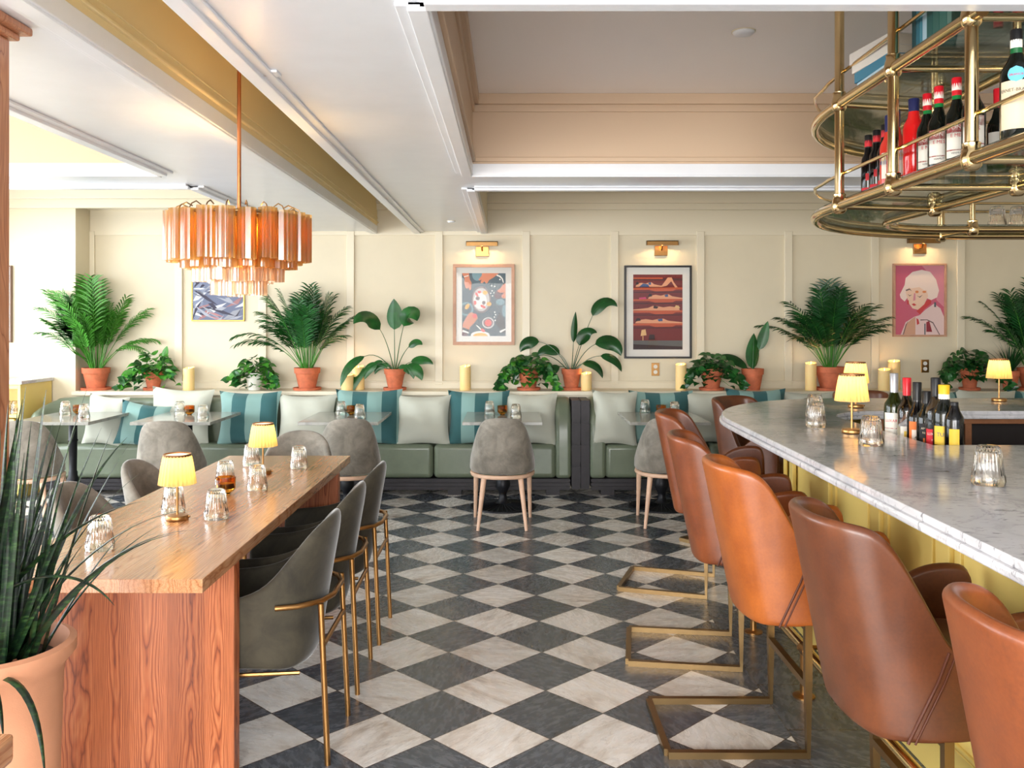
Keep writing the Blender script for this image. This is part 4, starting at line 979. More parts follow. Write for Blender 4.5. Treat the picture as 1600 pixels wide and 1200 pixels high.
dc = side_chair(); G = 'grey velvet dining chairs with pale wooden legs'
put(dc, 'grey velvet chair with pale wooden legs alone in the middle, facing the fourth café table', (-.058, 6.79, 0), 0, G)
dup(dc, 'grey velvet dining chair partly hidden behind the brass legged armchairs and communal table', (-1.22, 6.75, 0), R(12), G)
dup(dc, 'grey velvet dining chair at the second café table from the left, behind the near lamp', (-2.50, 6.6, 0), R(10), G)
dup(dc, 'grey velvet dining chair at the far left beside the oak post', (-3.56, 6.6, 0), R(16), G)
dup(dc, 'grey velvet dining chair with pale wooden legs half hidden by the leather bar stools', (1.20, 6.84, 0), R(-6), G)

# café tables
def cafe_table():
    t = thing('cafe_table', '', 'table')
    MB().box(-.315, .315, -.40, .40, .720, .745).build('table_top', cafe_marble, t, bevel=.002)
    MB().box(-.20, .20, -.02, .02, .705, .72).build('bracket', iron, t); MB().box(-.02, .02, -.20, .20, .700, .718).build('bracket', iron, t)
    MB().lathe([(.034, .70), (.034, .56), (.042, .55), (.034, .54), (.030, .30), (.036, .29), (.036, .26), (.058, .215), (.060, .17), (.034, .12), (.030, .10), (.040, .05), (.06, .035)], 28).build('pedestal', iron, t, True)
    m = MB(); m.lathe([(.001, .036), (.06, .036), (.08, .030), (.20, .016), (.255, .010), (.27, .012), (.275, .0), (.001, .0)], 48, cap=False)
    for k in range(40):
        a = 2*pi*k/40; m.tube([(cos(a)*.07, sin(a)*.07, .034), (cos(a)*.26, sin(a)*.26, .012)], .0045, 5)
    m.build('base', iron, t, True)
    return t
ct = cafe_table(); G = 'café tables along the banquette'; TXS = [-3.62, -2.665, -1.35, -.06, 1.255, 2.40, 3.6]; TY = 7.42
names = ['leftmost grey stone café table, beside the rounded banquette end', 'grey stone café table behind the near communal table lamp, second from the left', 'grey stone café table behind the far end of the communal table', 'grey stone café table with the lone chair in the middle of the room',
         'grey stone café table right of the dark divider, behind the stools', 'grey stone café table mostly hidden behind the round end of the bar', 'grey stone café table hidden behind the bar bottles']
short = ['leftmost café table', 'second café table from the left', 'third café table from the left', 'café table with the lone middle chair', 'café table right of the divider', 'café table behind the round bar end']
put(ct, names[0], (TXS[0], TY, 0), 0, G)
for k in range(1, 6): dup(ct, names[k], (TXS[k], TY, 0), 0, G)
offs = {0: [(104, 626, 'left'), (130, 632, 'right'), (112, 0, 'v')]}
G1 = 'glasses on the café tables'
spots = [(102, 645, 122, 642, 131, 650), (281, 645, 296, 643, 317, 652), (533, 645, 549, 643, 562, 651), (765, 645, 785, 643, 806, 650), (1008, 642, 1033, 642, 1054, 646), (1207, 637, 1228, 637, 1262, 640)]
for k, (a, b, c, d, e_, f_) in enumerate(spots):
    x, y, z = onz(a, b+3, .745); tumbler((x, y, .745), 'left upside-down tumbler on the '+short[k], G1)
    x, y, z = onz(e_, f_+3, .745); tumbler((x, y, .745), 'right upside-down tumbler on the '+short[k], G1)
    x, y, z = onz(c, d+5, .745); votive((x, y, .745), 'amber candle cup on the '+short[k], 'amber candle cups on the café tables')

# ------------------------------------------------------------------ yellow cabinet at far left
cx0, cx1, cy0, cy1 = -5.0+.02, -4.235, 7.75, 8.28; CZ = 1.02
t = thing('yellow_cabinet', 'butter yellow service cabinet with open glass shelf at the far left', 'cabinet', ((cx0+cx1)/2, (cy0+cy1)/2, 0)); a = (cx1-cx0)/2; b = (cy1-cy0)/2
m = MB(); m.box(a-.025, a, -b, b, 0, CZ-.03).box(-a, -a+.025, -b, b, 0, CZ-.03).box(-a+.026, a-.026, b-.02, b-.001, .001, CZ-.031).box(-a+.026, a-.026, -b+.002, b-.022, .04, .07).box(-a+.026, a-.026, -b+.002, b-.022, CZ-.07, CZ-.032).box(-a+.026, a-.026, -b+.002, b-.022, .70, .725)
m.build('carcass', yellow_paint, t, bevel=.002)
MB().box(-a+.03, a-.05, -b-.012, -b+.006, .08, .69).build('door', yellow_paint, t, bevel=.003)
MB().box(-a-.0, a+.02, -b-.02, b, CZ-.03, CZ).build('marble_top', bar_marble, t, bevel=.004)
for k in range(4):
    tumbler(((cx0+cx1)/2+a-.09-.085*k, (cy0+cy1)/2-.17, .725), ['rightmost', 'second from the right', 'third from the right', 'leftmost'][k]+' upside-down tumbler on the open shelf of the yellow cabinet', 'tumblers in the yellow cabinet')
t = thing('glass_carafe', 'clear glass carafe on the marble top of the yellow cabinet', 'carafe', (-4.52, 7.95, CZ))
MB().lathe([(.001, 0), (.05, 0), (.055, .02), (.05, .12), (.025, .18), (.022, .25), (.028, .27), (.024, .27), (.019, .25), (.022, .18), (.046, .12), (.05, .02), (.001, .012)], 32, cap=False).build('body', glass, t, True)
MB().lathe([(.001, .262), (.018, .262), (.02, .28), (.012, .30), (.001, .302)], 20, cap=False).build('stopper', glass, t, True)

# ------------------------------------------------------------------ BAR
BZ = 1.05
def bar_outline(off, yb=5.43, xs=1.015):
    cx, cy, rx, ry = 2.12, 4.36, 1.06, 1.30
    return [(1.0+off, .95)]+[(cx+(rx-off)*cos(R(a)), cy+(ry-off)*sin(R(a))) for a in range(180, 89, -5)]
def ring_poly(off):
    out = bar_outline(off)+[(5.2, 4.36+1.30-off), (5.2, .95)]
    return out
def inner_void(g=0):   # counter clockwise hole, bounded by x>2.1, y 3.50-4.83
    r = .35-g; x0 = 1.655+g+.0; y0, y1 = 3.50+g, 4.83-g
    return [(x0, y0)]+[(x0+r-r*cos(R(a)), y1-r+r*sin(R(a))) for a in range(0, 91, 15)]+[(5.0, y1), (5.0, y0)]
# countertop: U-shaped slab = polygon with a slot cut (bridge through the right side)
def u_slab(off, g, z0, z1):
    o_ = bar_outline(off); yb = 4.36+1.30-off
    hole = inner_void(g)
    poly = o_+[(5.2, yb), (5.2, hole[-2][1])]+[p for p in hole[:-1][::-1]][1:]+[(5.2, hole[-1][1]), (5.2, .95)]
    poly = o_+[(5.2, yb), (5.2, hole[-2][1])]+list(reversed(hole[1:-2]))+[hole[0]]+[(5.2, hole[0][1]), (5.2, .95)]
    return poly
def slab_mesh(poly, z0, z1):
    bm = bmesh.new(); vs = [bm.verts.new((x, y, z1)) for x, y in poly]; f = bm.faces.new(vs)
    r_ = bmesh.ops.triangulate(bm, faces=[f]); 
    m = MB(); bm.verts.ensure_lookup_table(); bm.verts.index_update()
    top = [tuple(v.index for v in f_.verts) for f_ in bm.faces]; n = len(poly)
    vv = [(x, y, z1) for x, y in poly]+[(x, y, z0) for x, y in poly]
    fs = top+[tuple(i+n for i in f_[::-1]) for f_ in top]+[(i, (i+1) % n, n+(i+1) % n, n+i) for i in range(n)]
    bm.free(); m.add(vv, fs); return m
ct_root = thing('bar_countertop', 'grey veined marble bar top with rounded end', 'countertop', (0, 0, 0))
slab_mesh(u_slab(.012, 0, 0, 0), BZ-.022, BZ).build('slab', bar_marble, ct_root, bevel=.006, bseg=3)
slab_mesh(u_slab(.0, -.0, 0, 0), BZ-.044, BZ-.022).build('nosing', bar_marble, ct_root, True, bevel=.008, bseg=3)
bb = thing('bar_counter', 'butter yellow panelled bar front with rounded end under the marble top', 'bar', (0, 0, 0))
def body_path(x0, r, cx=2.05, cy=4.40): return [(x0, .95)]+[(cx+(cx-x0)*cos(R(a)), cy+(r)*sin(R(a))) for a in range(180, 89, -6)]+[(5.2, cy+r)]
def wallpath(path, th, z0, z1):
    m = MB(); rows = []
    n = len(path)
    for i, (x, y) in enumerate(path):
        p = Vector(path[max(i-1, 0)]); q = Vector(path[min(i+1, n-1)]); d = (q-p).normalized(); nr = Vector((d.y, -d.x))
        rows.append([(x, y, z0), (x, y, z1), (x+nr.x*th, y+nr.y*th, z1), (x+nr.x*th, y+nr.y*th, z0)])
    m.grid(rows, closed=True); return m
bp = body_path(1.44, .96)
wallpath(bp, .05, 0, BZ-.045).build('front_panel', yellow_paint, bb)
wallpath([(x, y) for x, y in body_path(1.425, .975)], .02, 0, .16).build('skirting', yellow_paint, bb, bevel=.004)
wallpath(body_path(1.428, .972), .02, .16, .175).build('skirting_bead', yellow_paint, bb, bevel=.004)
wallpath(body_path(1.425, .975), .02, BZ-.14, BZ-.045).build('top_rail', yellow_paint, bb, bevel=.004)
for k, y in enumerate([1.3, 1.85, 2.4, 2.95, 3.5, 4.05]):
    MB().box(1.422, 1.442, y-.045, y+.045, .17, BZ-.13).build('stile', yellow_paint, bb, bevel=.004)
    if k < 5:
        m = MB(); y0, y1 = y+.085, y+.55-.085
        m.box(1.430, 1.442, y0, y1, .22, .24).box(1.430, 1.442, y0, y1, BZ-.20, BZ-.18).box(1.430, 1.442, y0, y0+.02, .22, BZ-.18).box(1.430, 1.442, y1-.02, y1, .22, BZ-.18)
        m.build('panel_moulding', yellow_paint, bb, bevel=.003)
for a in (172, 150, 128, 106):
    cx, cy = 2.05+.622*cos(R(a)), 4.40+.972*sin(R(a))
    m = MB(); m.box(-.04, .04, -.012, .008, .17, BZ-.13); m.xf(Matrix.Translation((cx, cy, 0)) @ Matrix.Rotation(R(a+90), 4, 'Z')); m.build('stile', yellow_paint, bb, bevel=.004)
# inner faces of the void
cab = M('walnut_cabinet', (142, 92, 58), .45, var=.1, vscale=15)
wallpath([(2.0, 3.46), (5.1, 3.46)], .02, 0, BZ-.05).build('inner_panel', cab, bb)
t = thing('back_bar_shelving', 'brown wooden under-counter shelving with dark openings behind the bottles', 'shelving', (3.5, 4.98, 0))
m = MB(); W = 1.5
m.box(-W, W, -.101, -.081, BZ-.075, BZ-.046).box(-W, W, -.101, -.081, .55, .58)
for x in (-1.5, -1.02, -.36, .10, .6, 1.1, 1.47): m.box(x, x+.035, -.10, -.08, .5, BZ-.07)
m.build('face_frame', cab, t, bevel=.002)
m = MB(); m.box(-W, W, .10, .12, .3, BZ-.05).box(-W, W, -.08, .1, .56, .575).box(-W, W, -.1, .1, .28, .3); m.build('carcass', M('dark_cabinet_interior', (40, 32, 30), .6), t)
m = MB()
for k, x in enumerate((-.85, -.7, -.2, -.05, .25, .45)): m.box(x, x+.1, -.06, .05, .58, .70+.05*(k % 3))
m.build('stored_boxes', M('dim_boxes', (70, 66, 70), .6), t)
# footrail
fr = thing('foot_rail', 'polished brass foot rail running along the bar base', 'foot rail', (0, 0, 0))
path = [(1.20, 1.0, .20), (1.20, 4.3, .20)]+[(2.05+.85*cos(R(a)), 4.40+1.16*sin(R(a)), .20) for a in range(174, 89, -6)]+[(3.6, 5.56, .20)]
MB().tube(path, .022, 14).build('rail', brass, fr, True)
for y in (1.5, 2.6, 3.66, 4.42):
    MB().lathe([(.045, 0), (.045, .006), (.016, .012), (.015, .19), (.028, .195), (.028, .205)], 20, (1.2-.0, y, 0)).build('post', brass_soft, fr, True)
    MB().tube([(1.20, y, .20), (1.42, y, .20)], .010, 8).build('bracket', brass_soft, fr, True)
MB().tube([(1.2, 3.60, .2), (1.2, 3.66, .2)], .026, 14).build('collar', brass_soft, fr, True)

# ------------------------------------------------------------------ leather stools
def stool(mat, welt):
    t = thing('bar_stool', '', 'bar stool')
    L = -.21
    cols = [(0, .045, 0, L, .455, 1.015), (.10, .05, 0, L, .455, 1.014), (.175, .072, 0, -.18, .455, 1.012), (.202, .096, -.0, -.14, .455, 1.006), (.213, .118, -.0, -.11, .456, .997), (.222, .140, -.01, -.08, .457, .968), (.230, .165, -.01, -.06, .458, .915), (.237, .215, 0, -.03, .46, .79), (.240, .250, 0, 0, .465, .700), (.240, .275, .005, 0, .465, .705), (.240, .32, .02, 0, .47, .755), (.240, .40, .03, 0, .475, .795), (.236, .49, .03, 0, .48, .80), (.228, .545, .03, 0, .485, .785)]
    sh_ = shell(cols, .036, 7).build('shell', mat, t, True, sub=2)
    poly = [(-.19, .52), (-.20, .35), (-.19, .18), (-.13, .10), (0, .085), (.13, .10), (.19, .18), (.20, .35), (.19, .52), (0, .545)]
    cushion(poly, .47, .655).build('seat', mat, t, True, sub=2)
    for s in (-1, 1):
        if s < 0: MB().tube([(-.196, .084-(.15*.55)*k/6-.002, .458+.54*k/6) for k in range(7)], .0016, 6).build('seam', welt, sh_, True)
        # welted seam between back and side
        MB().tube([(s*.240, .243, .695), (s*.240, .215, .62), (s*.234, .175, .53), (s*.226, .145, .458)], .0042, 8).build('seam', welt, sh_, True)
        MB().tube([(s*.241, .260, .69), (s*.241, .232, .62), (s*.236, .192, .53), (s*.229, .162, .458)], .003, 8).build('seam', welt, sh_, True)
        MB().tube([(s*.225, .245, .27), (s*.225, .245, .012), (s*.225, -.245, .012)], .0125, square=True).build('frame_leg', brass_dark, t)
        MB().box(s*.225-.0125, s*.225+.0125, .2325, .2575, .2705, .475).build('upright', brass_dark, t)
        MB().box(s*.18-.011, s*.18+.011, .14, .48, .452, .472).build('seat_bar', brass_dark, t)
    MB().box(-.2124, .2124, -.2574, -.2326, .0, .0245).build('rear_bar', brass_dark, t)
    MB().box(-.2124, .2124, .2330, .2570, .245, .268).build('footrest', brass_dark, t)
    MB().box(-.2124, .2124, .2330, .2570, .447, .468).build('cross_bar', brass_dark, t)
    return t
welts = [M('stitched_welt', (84, 40, 22), .5)]
sA = stool(lea[0], welts[0]); sB = stool(lea[1], welts[0]); sC = stool(lea[2], welts[0])
G = None
put(sA, 'orange tan leather bar stool with the brightest back, third from the front', (.80, 3.37, 0), R(-90))
put(sB, 'reddish tan leather bar stool fourth from the front, just beyond the brightest orange one', (.80, 4.18, 0), R(-98))
put(sC, 'large chestnut leather bar stool second from the front, with a creased diagonal seam', (.865, 2.50, 0), R(-90))
dup(sB, 'leather bar stool cut by the right edge of the photo, nearest the camera', (.89, 1.62, 0), R(-90))
dup(sB, 'leather bar stool at the bend of the bar, its side seen left of the others', (.92, 5.24, 0), R(-108))
dup(sC, 'leather bar stool beyond the round bar end, its padded seat facing us', (1.52, 6.22, 0), R(-140))
dup(sC, 'leather bar stool behind the bar, only its rounded top showing behind the lamps', (2.62, 6.75, 0), R(180))

# ------------------------------------------------------------------ things on the bar
for px, py, lab in [(1275, 671, 'ribbed tumbler upside down on the bar, front one of the overlapping pair'), (1273, 655, 'ribbed tumbler upside down on the bar, rear one of the overlapping pair'), (1361, 700, 'ribbed tumbler upside down on the bar beside the bottles'), (1544, 761, 'ribbed tumbler upside down on the bar, nearest the camera')]:
    x, y, z = onz(px, py-4, BZ); tumbler((x, y, BZ), lab, 'tumblers on the bar')
x, y, z = onz(1331, 677, BZ); table_lamp((x, y, BZ), 'brass lamp with lit pleated shade, front one on the bar')
x, y, z = onz(1337, 637, BZ); table_lamp((x, y, BZ), 'brass lamp with lit pleated shade directly behind the front bar lamp')
x, y, z = onz(1561, 627, BZ); table_lamp((x, y, BZ), 'brass lamp with lit pleated shade alone on the far right of the bar')
def bowl(loc, r, h, label, mat, name='glass_bowl'):
    o = MB().lathe([(.001, 0), (r*.35, 0), (r*.8, h*.5), (r, h), (r*.97, h), (r*.76, h*.52), (r*.3, .008), (.001, .006)], 48, rib=lambda a, j: .03*sin(14*a), cap=False).build(name, mat, None, True)
    o.location = loc; tag(o, label, 'bowl')
bowl((2.53, 4.20, .895), .09, .09, 'fluted glass bowl inside the bar well at the right edge', glass)
bowl((2.08, 4.02, .90), .06, .06, 'small glass bowl inside the bar well beside the bottles', glass)
rail_ = MB().box(1.665, 1.86, 3.51, 4.45, .95, .975).build('bottle_shelf', brass_dark, None, bevel=.003); tag(rail_, 'narrow ledge inside the bar well that carries the bottles', 'shelf')
rail2 = MB().box(1.86, 3.2, 3.9, 4.35, .875, .89).build('work_surface', brass_dark, None, bevel=.003); tag(rail2, 'low metal work surface inside the bar well under the glass bowls', 'work surface')

def bottle(name, label, loc, H, rad, gl, liquid, cap, labels, neck=.30, sh=.62, cap_h=.05, neck_r=.013, cat='bottle', rz=0, square=False):
    """labels: list of (z0, z1, mat, half_angle_deg, [(text, size, mat, z)])"""
    t = thing(name, label, cat, loc, rz, None)
    zs = H*sh; nr = neck_r
    prof = [(.001, 0), (rad*.9, 0), (rad, .006), (rad, zs*.97), (rad*.93, zs+.012), (rad*.6, zs+.035), (nr*1.15, zs+.06), (nr, H-cap_h-.01), (nr*1.12, H-cap_h), (nr, H-cap_h+.004), (.001, H-cap_h+.004)]
    MB().lathe(prof, 28, cap=False).build('body', gl, t, True)
    if liquid: MB().lathe([(.001, .006), (rad*.9, .006), (rad*.92, zs*.93), (rad*.5, zs+.03), (nr*.8, zs+.06), (.001, zs+.062)], 24, cap=False).build('liquid', liquid, t, True)
    MB().lathe([(nr*1.14, H-cap_h-.018), (nr*1.22, H-.003), (nr*1.1, H), (.001, H)], 20, cap=False).build('cap', cap, t, True)
    for (z0, z1, lm, ha, texts) in labels:
        big = z1 < zs; rr = (rad if big else nr)*1.012+.0004
        if not big: rr = nr*1.2
        rows = [[(rr*sin(R(a)), -rr*cos(R(a)), z) for a in [(-ha+2*ha*i/14) for i in range(15)]] for z in (z0, z1)]
        m = MB(); m.grid(rows); lo = m.build('paper_label', lm, t, True)
        for (tx, sz, tm, zz) in texts:
            q = rr+.0006
            text_mesh(tx, sz, tm, lo, lambda X, Y_, q=q, zz=zz: (q*sin(X/q), -q*cos(X/q), zz+Y_))
    return t
dk = M('dark_bottle_glass', (14, 18, 14), .06); blk = M('black_bottle_glass', (10, 9, 10), .08)
grn = M('green_bottle_glass', (40, 110, 60), .05, trans=.7); olive = M('olive_bottle_glass', (70, 84, 30), .05, trans=.8)
redliq = M('red_aperitif', (214, 30, 30), .1, emis=None); orange_liq = M('orange_aperitif', (206, 58, 46), .1)
redcap = M('red_foil_cap', (206, 26, 40), .35); blackcap = M('black_cap', (20, 20, 22), .4); silvercap = M('silver_foil', (168, 168, 172), .3, .5); yelcap = M('yellow_cap', (226, 180, 30), .4); bluecap = M('navy_cap', (34, 38, 84), .4)
paper = M('cream_paper', (236, 230, 218), .6); redp = M('red_print', (204, 34, 44), .55); bluep = M('blue_print', (40, 60, 130), .55); blackp = M('black_print', (24, 22, 24), .6); orangep = M('orange_print', (226, 120, 50), .55); yelp = M('yellow_label', (230, 190, 60), .55); kraft = M('kraft_label', (214, 196, 166), .6)
def face(x, y): return math.atan2(y, x)-pi/2    # turn -y of the bottle toward the camera
def barbottle(px, top, Y, *a, **k):
    x = wx(px, Y); z = .975; H = wz(top, Y)-z
    return bottle(k.pop('name', 'liquor_bottle'), k.pop('label'), (x, Y, z), H, *a, rz=face(x, Y), **k)
barbottle(1397, 583, 4.02, .043, olive, None, silvercap, [(.03, .15, paper, 60, [('LUXARDO', .017, redp, .115)]), (.08, .083, redp, 60, [])], sh=.55, neck_r=.015, cap_h=.07, label='olive glass bottle with silver neck foil, leftmost of the bar bottles')
barbottle(1417, 590, 3.93, .040, glass, None, redcap, [(.0, .10, paper, 40, [('RUM', .012, redp, .02)]), (.055, .08, yelp, 16, [])], sh=.55, neck_r=.015, cap_h=.06, label='clear glass bottle with bright red cap on the bar')
barbottle(1433, 597, 3.85, .041, blk, None, blackcap, [(.0, .13, orangep, 48, []), (.03, .095, paper, 30, [('46', .02, blackp, .062)])], sh=.50, neck_r=.015, cap_h=.06, label='black bottle with orange and white label on the bar')
barbottle(1448, 611, 3.77, .040, dk, None, blackcap, [(.01, .13, blackp, 45, [('AMARO', .013, kraft, .11), ('NOVA', .012, kraft, .092)]), (.035, .07, orangep, 20, [])], sh=.58, neck_r=.016, label='dark bottle with small black cap and orange crest on the bar')
barbottle(1462, 590, 3.70, .040, glass, None, blackcap, [(.0, .115, redp, 60, [('LUXARDO', .015, paper, .095), ('BITTER', .010, paper, .07)])], sh=.58, neck_r=.016, cap_h=.06, label='clear bottle with black cap and red label on the bar')
barbottle(1475, 601, 3.64, .042, dk, None, yelcap, [(.06, .135, yelp, 55, [('TURA', .022, bluep, .10)]), (.235, .262, paper, 170, [])], sh=.62, neck_r=.018, label='dark bottle with yellow cap and yellow label, second from the right of the bar bottles')
barbottle(1491, 628, 3.58, .036, blk, None, blackcap, [(.06, .13, yelp, 30, [])], sh=.70, label='black square-shouldered bottle, rightmost of the bar bottles')

# ------------------------------------------------------------------ hanging brass rack
rk = thing('hanging_bar_rack', 'polished brass tube rack with glass shelves hanging above the bar', 'rack', (0, 0, 0))
ZB, ZT = 2.01, 2.43
def outer(z, y0): return [(1.36, y0, z), (1.36, 3.7, z)]+[(2.56+1.2*cos(R(a)), 3.8+1.2*sin(R(a)), z) for a in range(176, 89, -6)]+[(3.6, 5.0, z)]
def inner(z, y0): return [(1.80, y0, z), (1.80, 4.2, z)]+[(2.25+.45*cos(R(a)), 4.2+.45*sin(R(a)), z) for a in range(168, 89, -12)]+[(3.6, 4.65, z)]
for z, y0 in ((ZB, 2.25), (ZT, 2.58)):
    MB().tube(outer(z, y0), .021, 14).build('ring_tube', brass, rk, True)
    MB().tube(inner(z, y0), .018, 12).build('ring_tube', brass, rk, True)
    o_ = [(x, y) for x, y, _ in outer(z, y0)]; i_ = [(x, y) for x, y, _ in inner(z, y0)]
    slab_mesh(o_+i_[::-1], z+.018, z+.026).build('glass_shelf', shelf_glass, rk)
    rl = [(x+.02 if x < 1.4 else x, y, z_+.135) for x, y, z_ in outer(z, y0)]; MB().tube(rl, .0075, 8).build('guard_rail', brass, rk, True)
    rl = [(x-.02 if x < 1.85 else x, y, z_+.135) for x, y, z_ in inner(z, y0)]; MB().tube(rl, .0065, 8).build('guard_rail', brass, rk, True)
posts_o = [(1.36, 2.64), (1.36, 3.18), (1.36, 3.70), (2.40, 4.99), (3.1, 5.0)]; posts_i = [(1.80, 2.64), (1.80, 3.18), (1.80, 3.80), (2.40, 4.65), (3.1, 4.65)]
for k, (x, y) in enumerate(posts_o+posts_i):
    big = k < 5; z0 = ZB if big else ZB
    MB().tube([(x, y, ZB-.01), (x, y, TOP-.01)], .019 if big else .014, 14).build('post', brass, rk, True)
    for z in (ZB, ZT):
        if z == ZT and y < 2.6: continue
        MB().lathe([(.001, -.034), (.018, -.033), (.028, -.022), (.032, 0), (.028, .022), (.024, .034), (.026, .046), (.020, .05)], 20, (x, y, z), cap=False).build('joint', brass, rk, True)
    MB().lathe([(.045, 0), (.045, -.008), (.022, -.016)], 20, (x, y, TOP)).build('ceiling_flange', brass, rk, True)
for (a, b), (c, d) in zip(posts_o, posts_i):
    for z in (ZB, ZT): MB().tube([(a, b, z-.002), (c, d, z-.002)], .013, 10).build('cross_tube', brass, rk, True)
G = 'bottles on the lower shelf of the hanging rack'
SZ = ZB+.0265
def rackbottle(px, Y, H, *a, **k):
    x = wx(px, Y); return bottle('liquor_bottle', k.pop('label'), (x, Y, SZ), H, *a, rz=face(x, Y), **k)
for k, (px, Y, lab) in enumerate([(1357, 3.80, 'small dark bottle with red and black neck, leftmost on the hanging rack'), (1370, 3.70, 'small dark bottle with red and black neck, second from the left on the hanging rack'), (1383, 3.60, 'small dark bottle with red and black neck, third from the left on the hanging rack')]):
    rackbottle(px, Y, .285, .030, blk, None, blackcap, [(.04, .06, redp, 60, []), (.09, .12, redp, 22, []), (.235, .262, redp, 170, [])], sh=.60, label=lab)
for k, (px, Y, lab) in enumerate([(1389, 3.50, 'red aperitif bottle with blue lettering label, left of the two on the hanging rack'), (1400, 3.42, 'red aperitif bottle with blue lettering label, right of the two on the hanging rack')]):
    rackbottle(px, Y, .30, .034, orange_liq, None, bluecap, [(.05, .15, paper, 50, []), (.105, .145, bluep, 60, [('APEROL', .020, yelp, .125)])], sh=.58, label=lab)
rackbottle(1428, 3.30, .315, .038, redliq, None, bluecap, [(.235, .262, glass, 170, [])], sh=.66, neck_r=.016, label='bright red bottle with navy cap without a label, middle of the hanging rack')
for k, (px, Y, o_) in enumerate([(1449, 3.19, 'first'), (1467, 3.09, 'second'), (1495, 2.98, 'third'), (1521, 2.88, 'last')]):
    t = rackbottle(px, Y, .305, .036, dk, None, redcap, [(.035, .15, paper, 55, [('E MES', .016, redp, .108), ('VERMUT', .009, blackp, .05)]), (.118, .150, redp, 55, [('PUNT', .022, paper, .134)]), (.058, .062, redp, 55, []), (.262, .285, paper, 170, [])], sh=.56, label='black vermouth bottle with red cap on the hanging rack, %s of four from the left' % o_)
    MB().lathe([(.0148, .225), (.0150, .252)], 20, cap=False).build('green_neck', M('green_neck_glass', (28, 120, 60), .1), t, True)
t = rackbottle(1588, 2.52, .315, .042, dk, None, blackcap, [(.03, .165, kraft, 60, [('FERNET-BRANCA', .0125, blackp, .138), ('MILANO', .008, blackp, .12)]), (.262, .285, paper, 170, [])], sh=.60, label='dark bottle with cream label and round globe emblem at the right edge of the rack')
m = MB(); q = .0435; m.grid([[(q*sin(R(a))*1.0, -q*cos(R(a)), .185+rr) for a in range(-28, 29, 7)] for rr in (-.022, .022)])
m = MB(); rows = []
for j in range(9):
    zz = -.022+.044*j/8; hw = sqrt(max(0, .022**2-zz*zz)); rows.append([((.0440-.0*j)*sin(x/.044), -.0440*cos(x/.044), .182+zz) for x in [(-hw+2*hw*i/8) for i in range(9)]])
m.grid(rows); m.build('globe_emblem', M('sky_blue_emblem', (96, 176, 206), .5), t)
text_mesh('BRANCA', .009, redp, t, lambda X, Y_: (.0448*sin(X/.0448), -.0448*cos(X/.0448), .180+Y_))
MB().lathe([(.0158, .225), (.0160, .262)], 20, cap=False).build('green_neck', M('dark_green_neck', (24, 90, 50), .1), t, True)
# hidden-ish bottles behind on the inner side and stacked tumblers
for k, (x, y) in enumerate([(1.70, 3.0), (1.70, 3.12)]):
    bottle('liquor_bottle', ['red capped dark bottle in the second row of the hanging rack, nearer one', 'red capped dark bottle in the second row of the hanging rack, farther one'][k], (x, y, SZ), .305, .036, dk, None, redcap, [(.035, .15, paper, 55, [])], sh=.56, rz=face(x, y))
TL = ['leftmost tumbler on the rear shelf of the hanging rack at the right edge', 'second tumbler from the left on the rear shelf of the hanging rack', 'tumbler nearest the right edge of the photo on the rear shelf of the hanging rack']
for k in range(3):
    tumbler((2.62, 4.82, SZ+.0+k*.0), TL[0], 'tumblers on the hanging rack') if k == 0 else tumbler((2.62+.11*k, 4.82, SZ), TL[k], 'tumblers on the hanging rack')
# books
BZ2 = ZT+.0265
def book(w_, d_, h_, mat, loc, rz, label, grp, text=None, tmat=None, standing=False):
    t = thing('book', label, 'book', loc, rz, grp)
    pg = M('book_pages', (226, 216, 200), .8)
    if standing:    # spine at -y side, w_=thickness along x
        m = MB(); m.box(-w_/2, -w_/2+.003, 0, d_, 0, h_).box(w_/2-.003, w_/2, 0, d_, 0, h_).box(-w_/2, w_/2, -.003, .001, 0, h_); m.build('cover', mat, t, bevel=.001)
        MB().box(-w_/2+.003, w_/2-.003, .001, d_-.006, .004, h_-.004).build('pages', pg, t)
    else:           # lying, spine at -y
        m = MB(); m.box(-w_/2, w_/2, 0, d_, 0, .003).box(-w_/2, w_/2, 0, d_, h_-.003, h_).box(-w_/2, w_/2, -.003, .001, 0, h_); m.build('cover', mat, t, bevel=.001)
        MB().box(-w_/2+.004, w_/2-.004, .001, d_-.006, .003, h_-.003).build('pages', pg, t)
    return t
zz = BZ2
for k, (hh, c, lab) in enumerate([(.030, (186, 214, 226), 'pale blue book at the bottom of the lying stack on the rack'), (.040, (60, 124, 150), 'blue book, second from the bottom of the lying stack on the rack'), (.036, (226, 220, 210), 'cream book, second from the top of the lying stack on the rack'), (.045, (214, 208, 200), 'thick white book on top of the lying stack on the rack')]):
    book(.29, .19, hh, M('cover_%d' % k, c, .5), (1.395, 3.45+.008*k, zz), R(-90+3*k), lab, 'books lying on the upper shelf of the rack'); zz += hh+.0005
cols_ = [((30, 78, 84), .03, .27), ((44, 110, 128), .025, .25), ((70, 140, 160), .02, .25), ((176, 206, 220), .03, .26), ((40, 96, 92), .04, .30), ((52, 104, 96), .045, .30), ((58, 112, 102), .05, .31), ((90, 130, 120), .03, .3)]
yy = 3.16
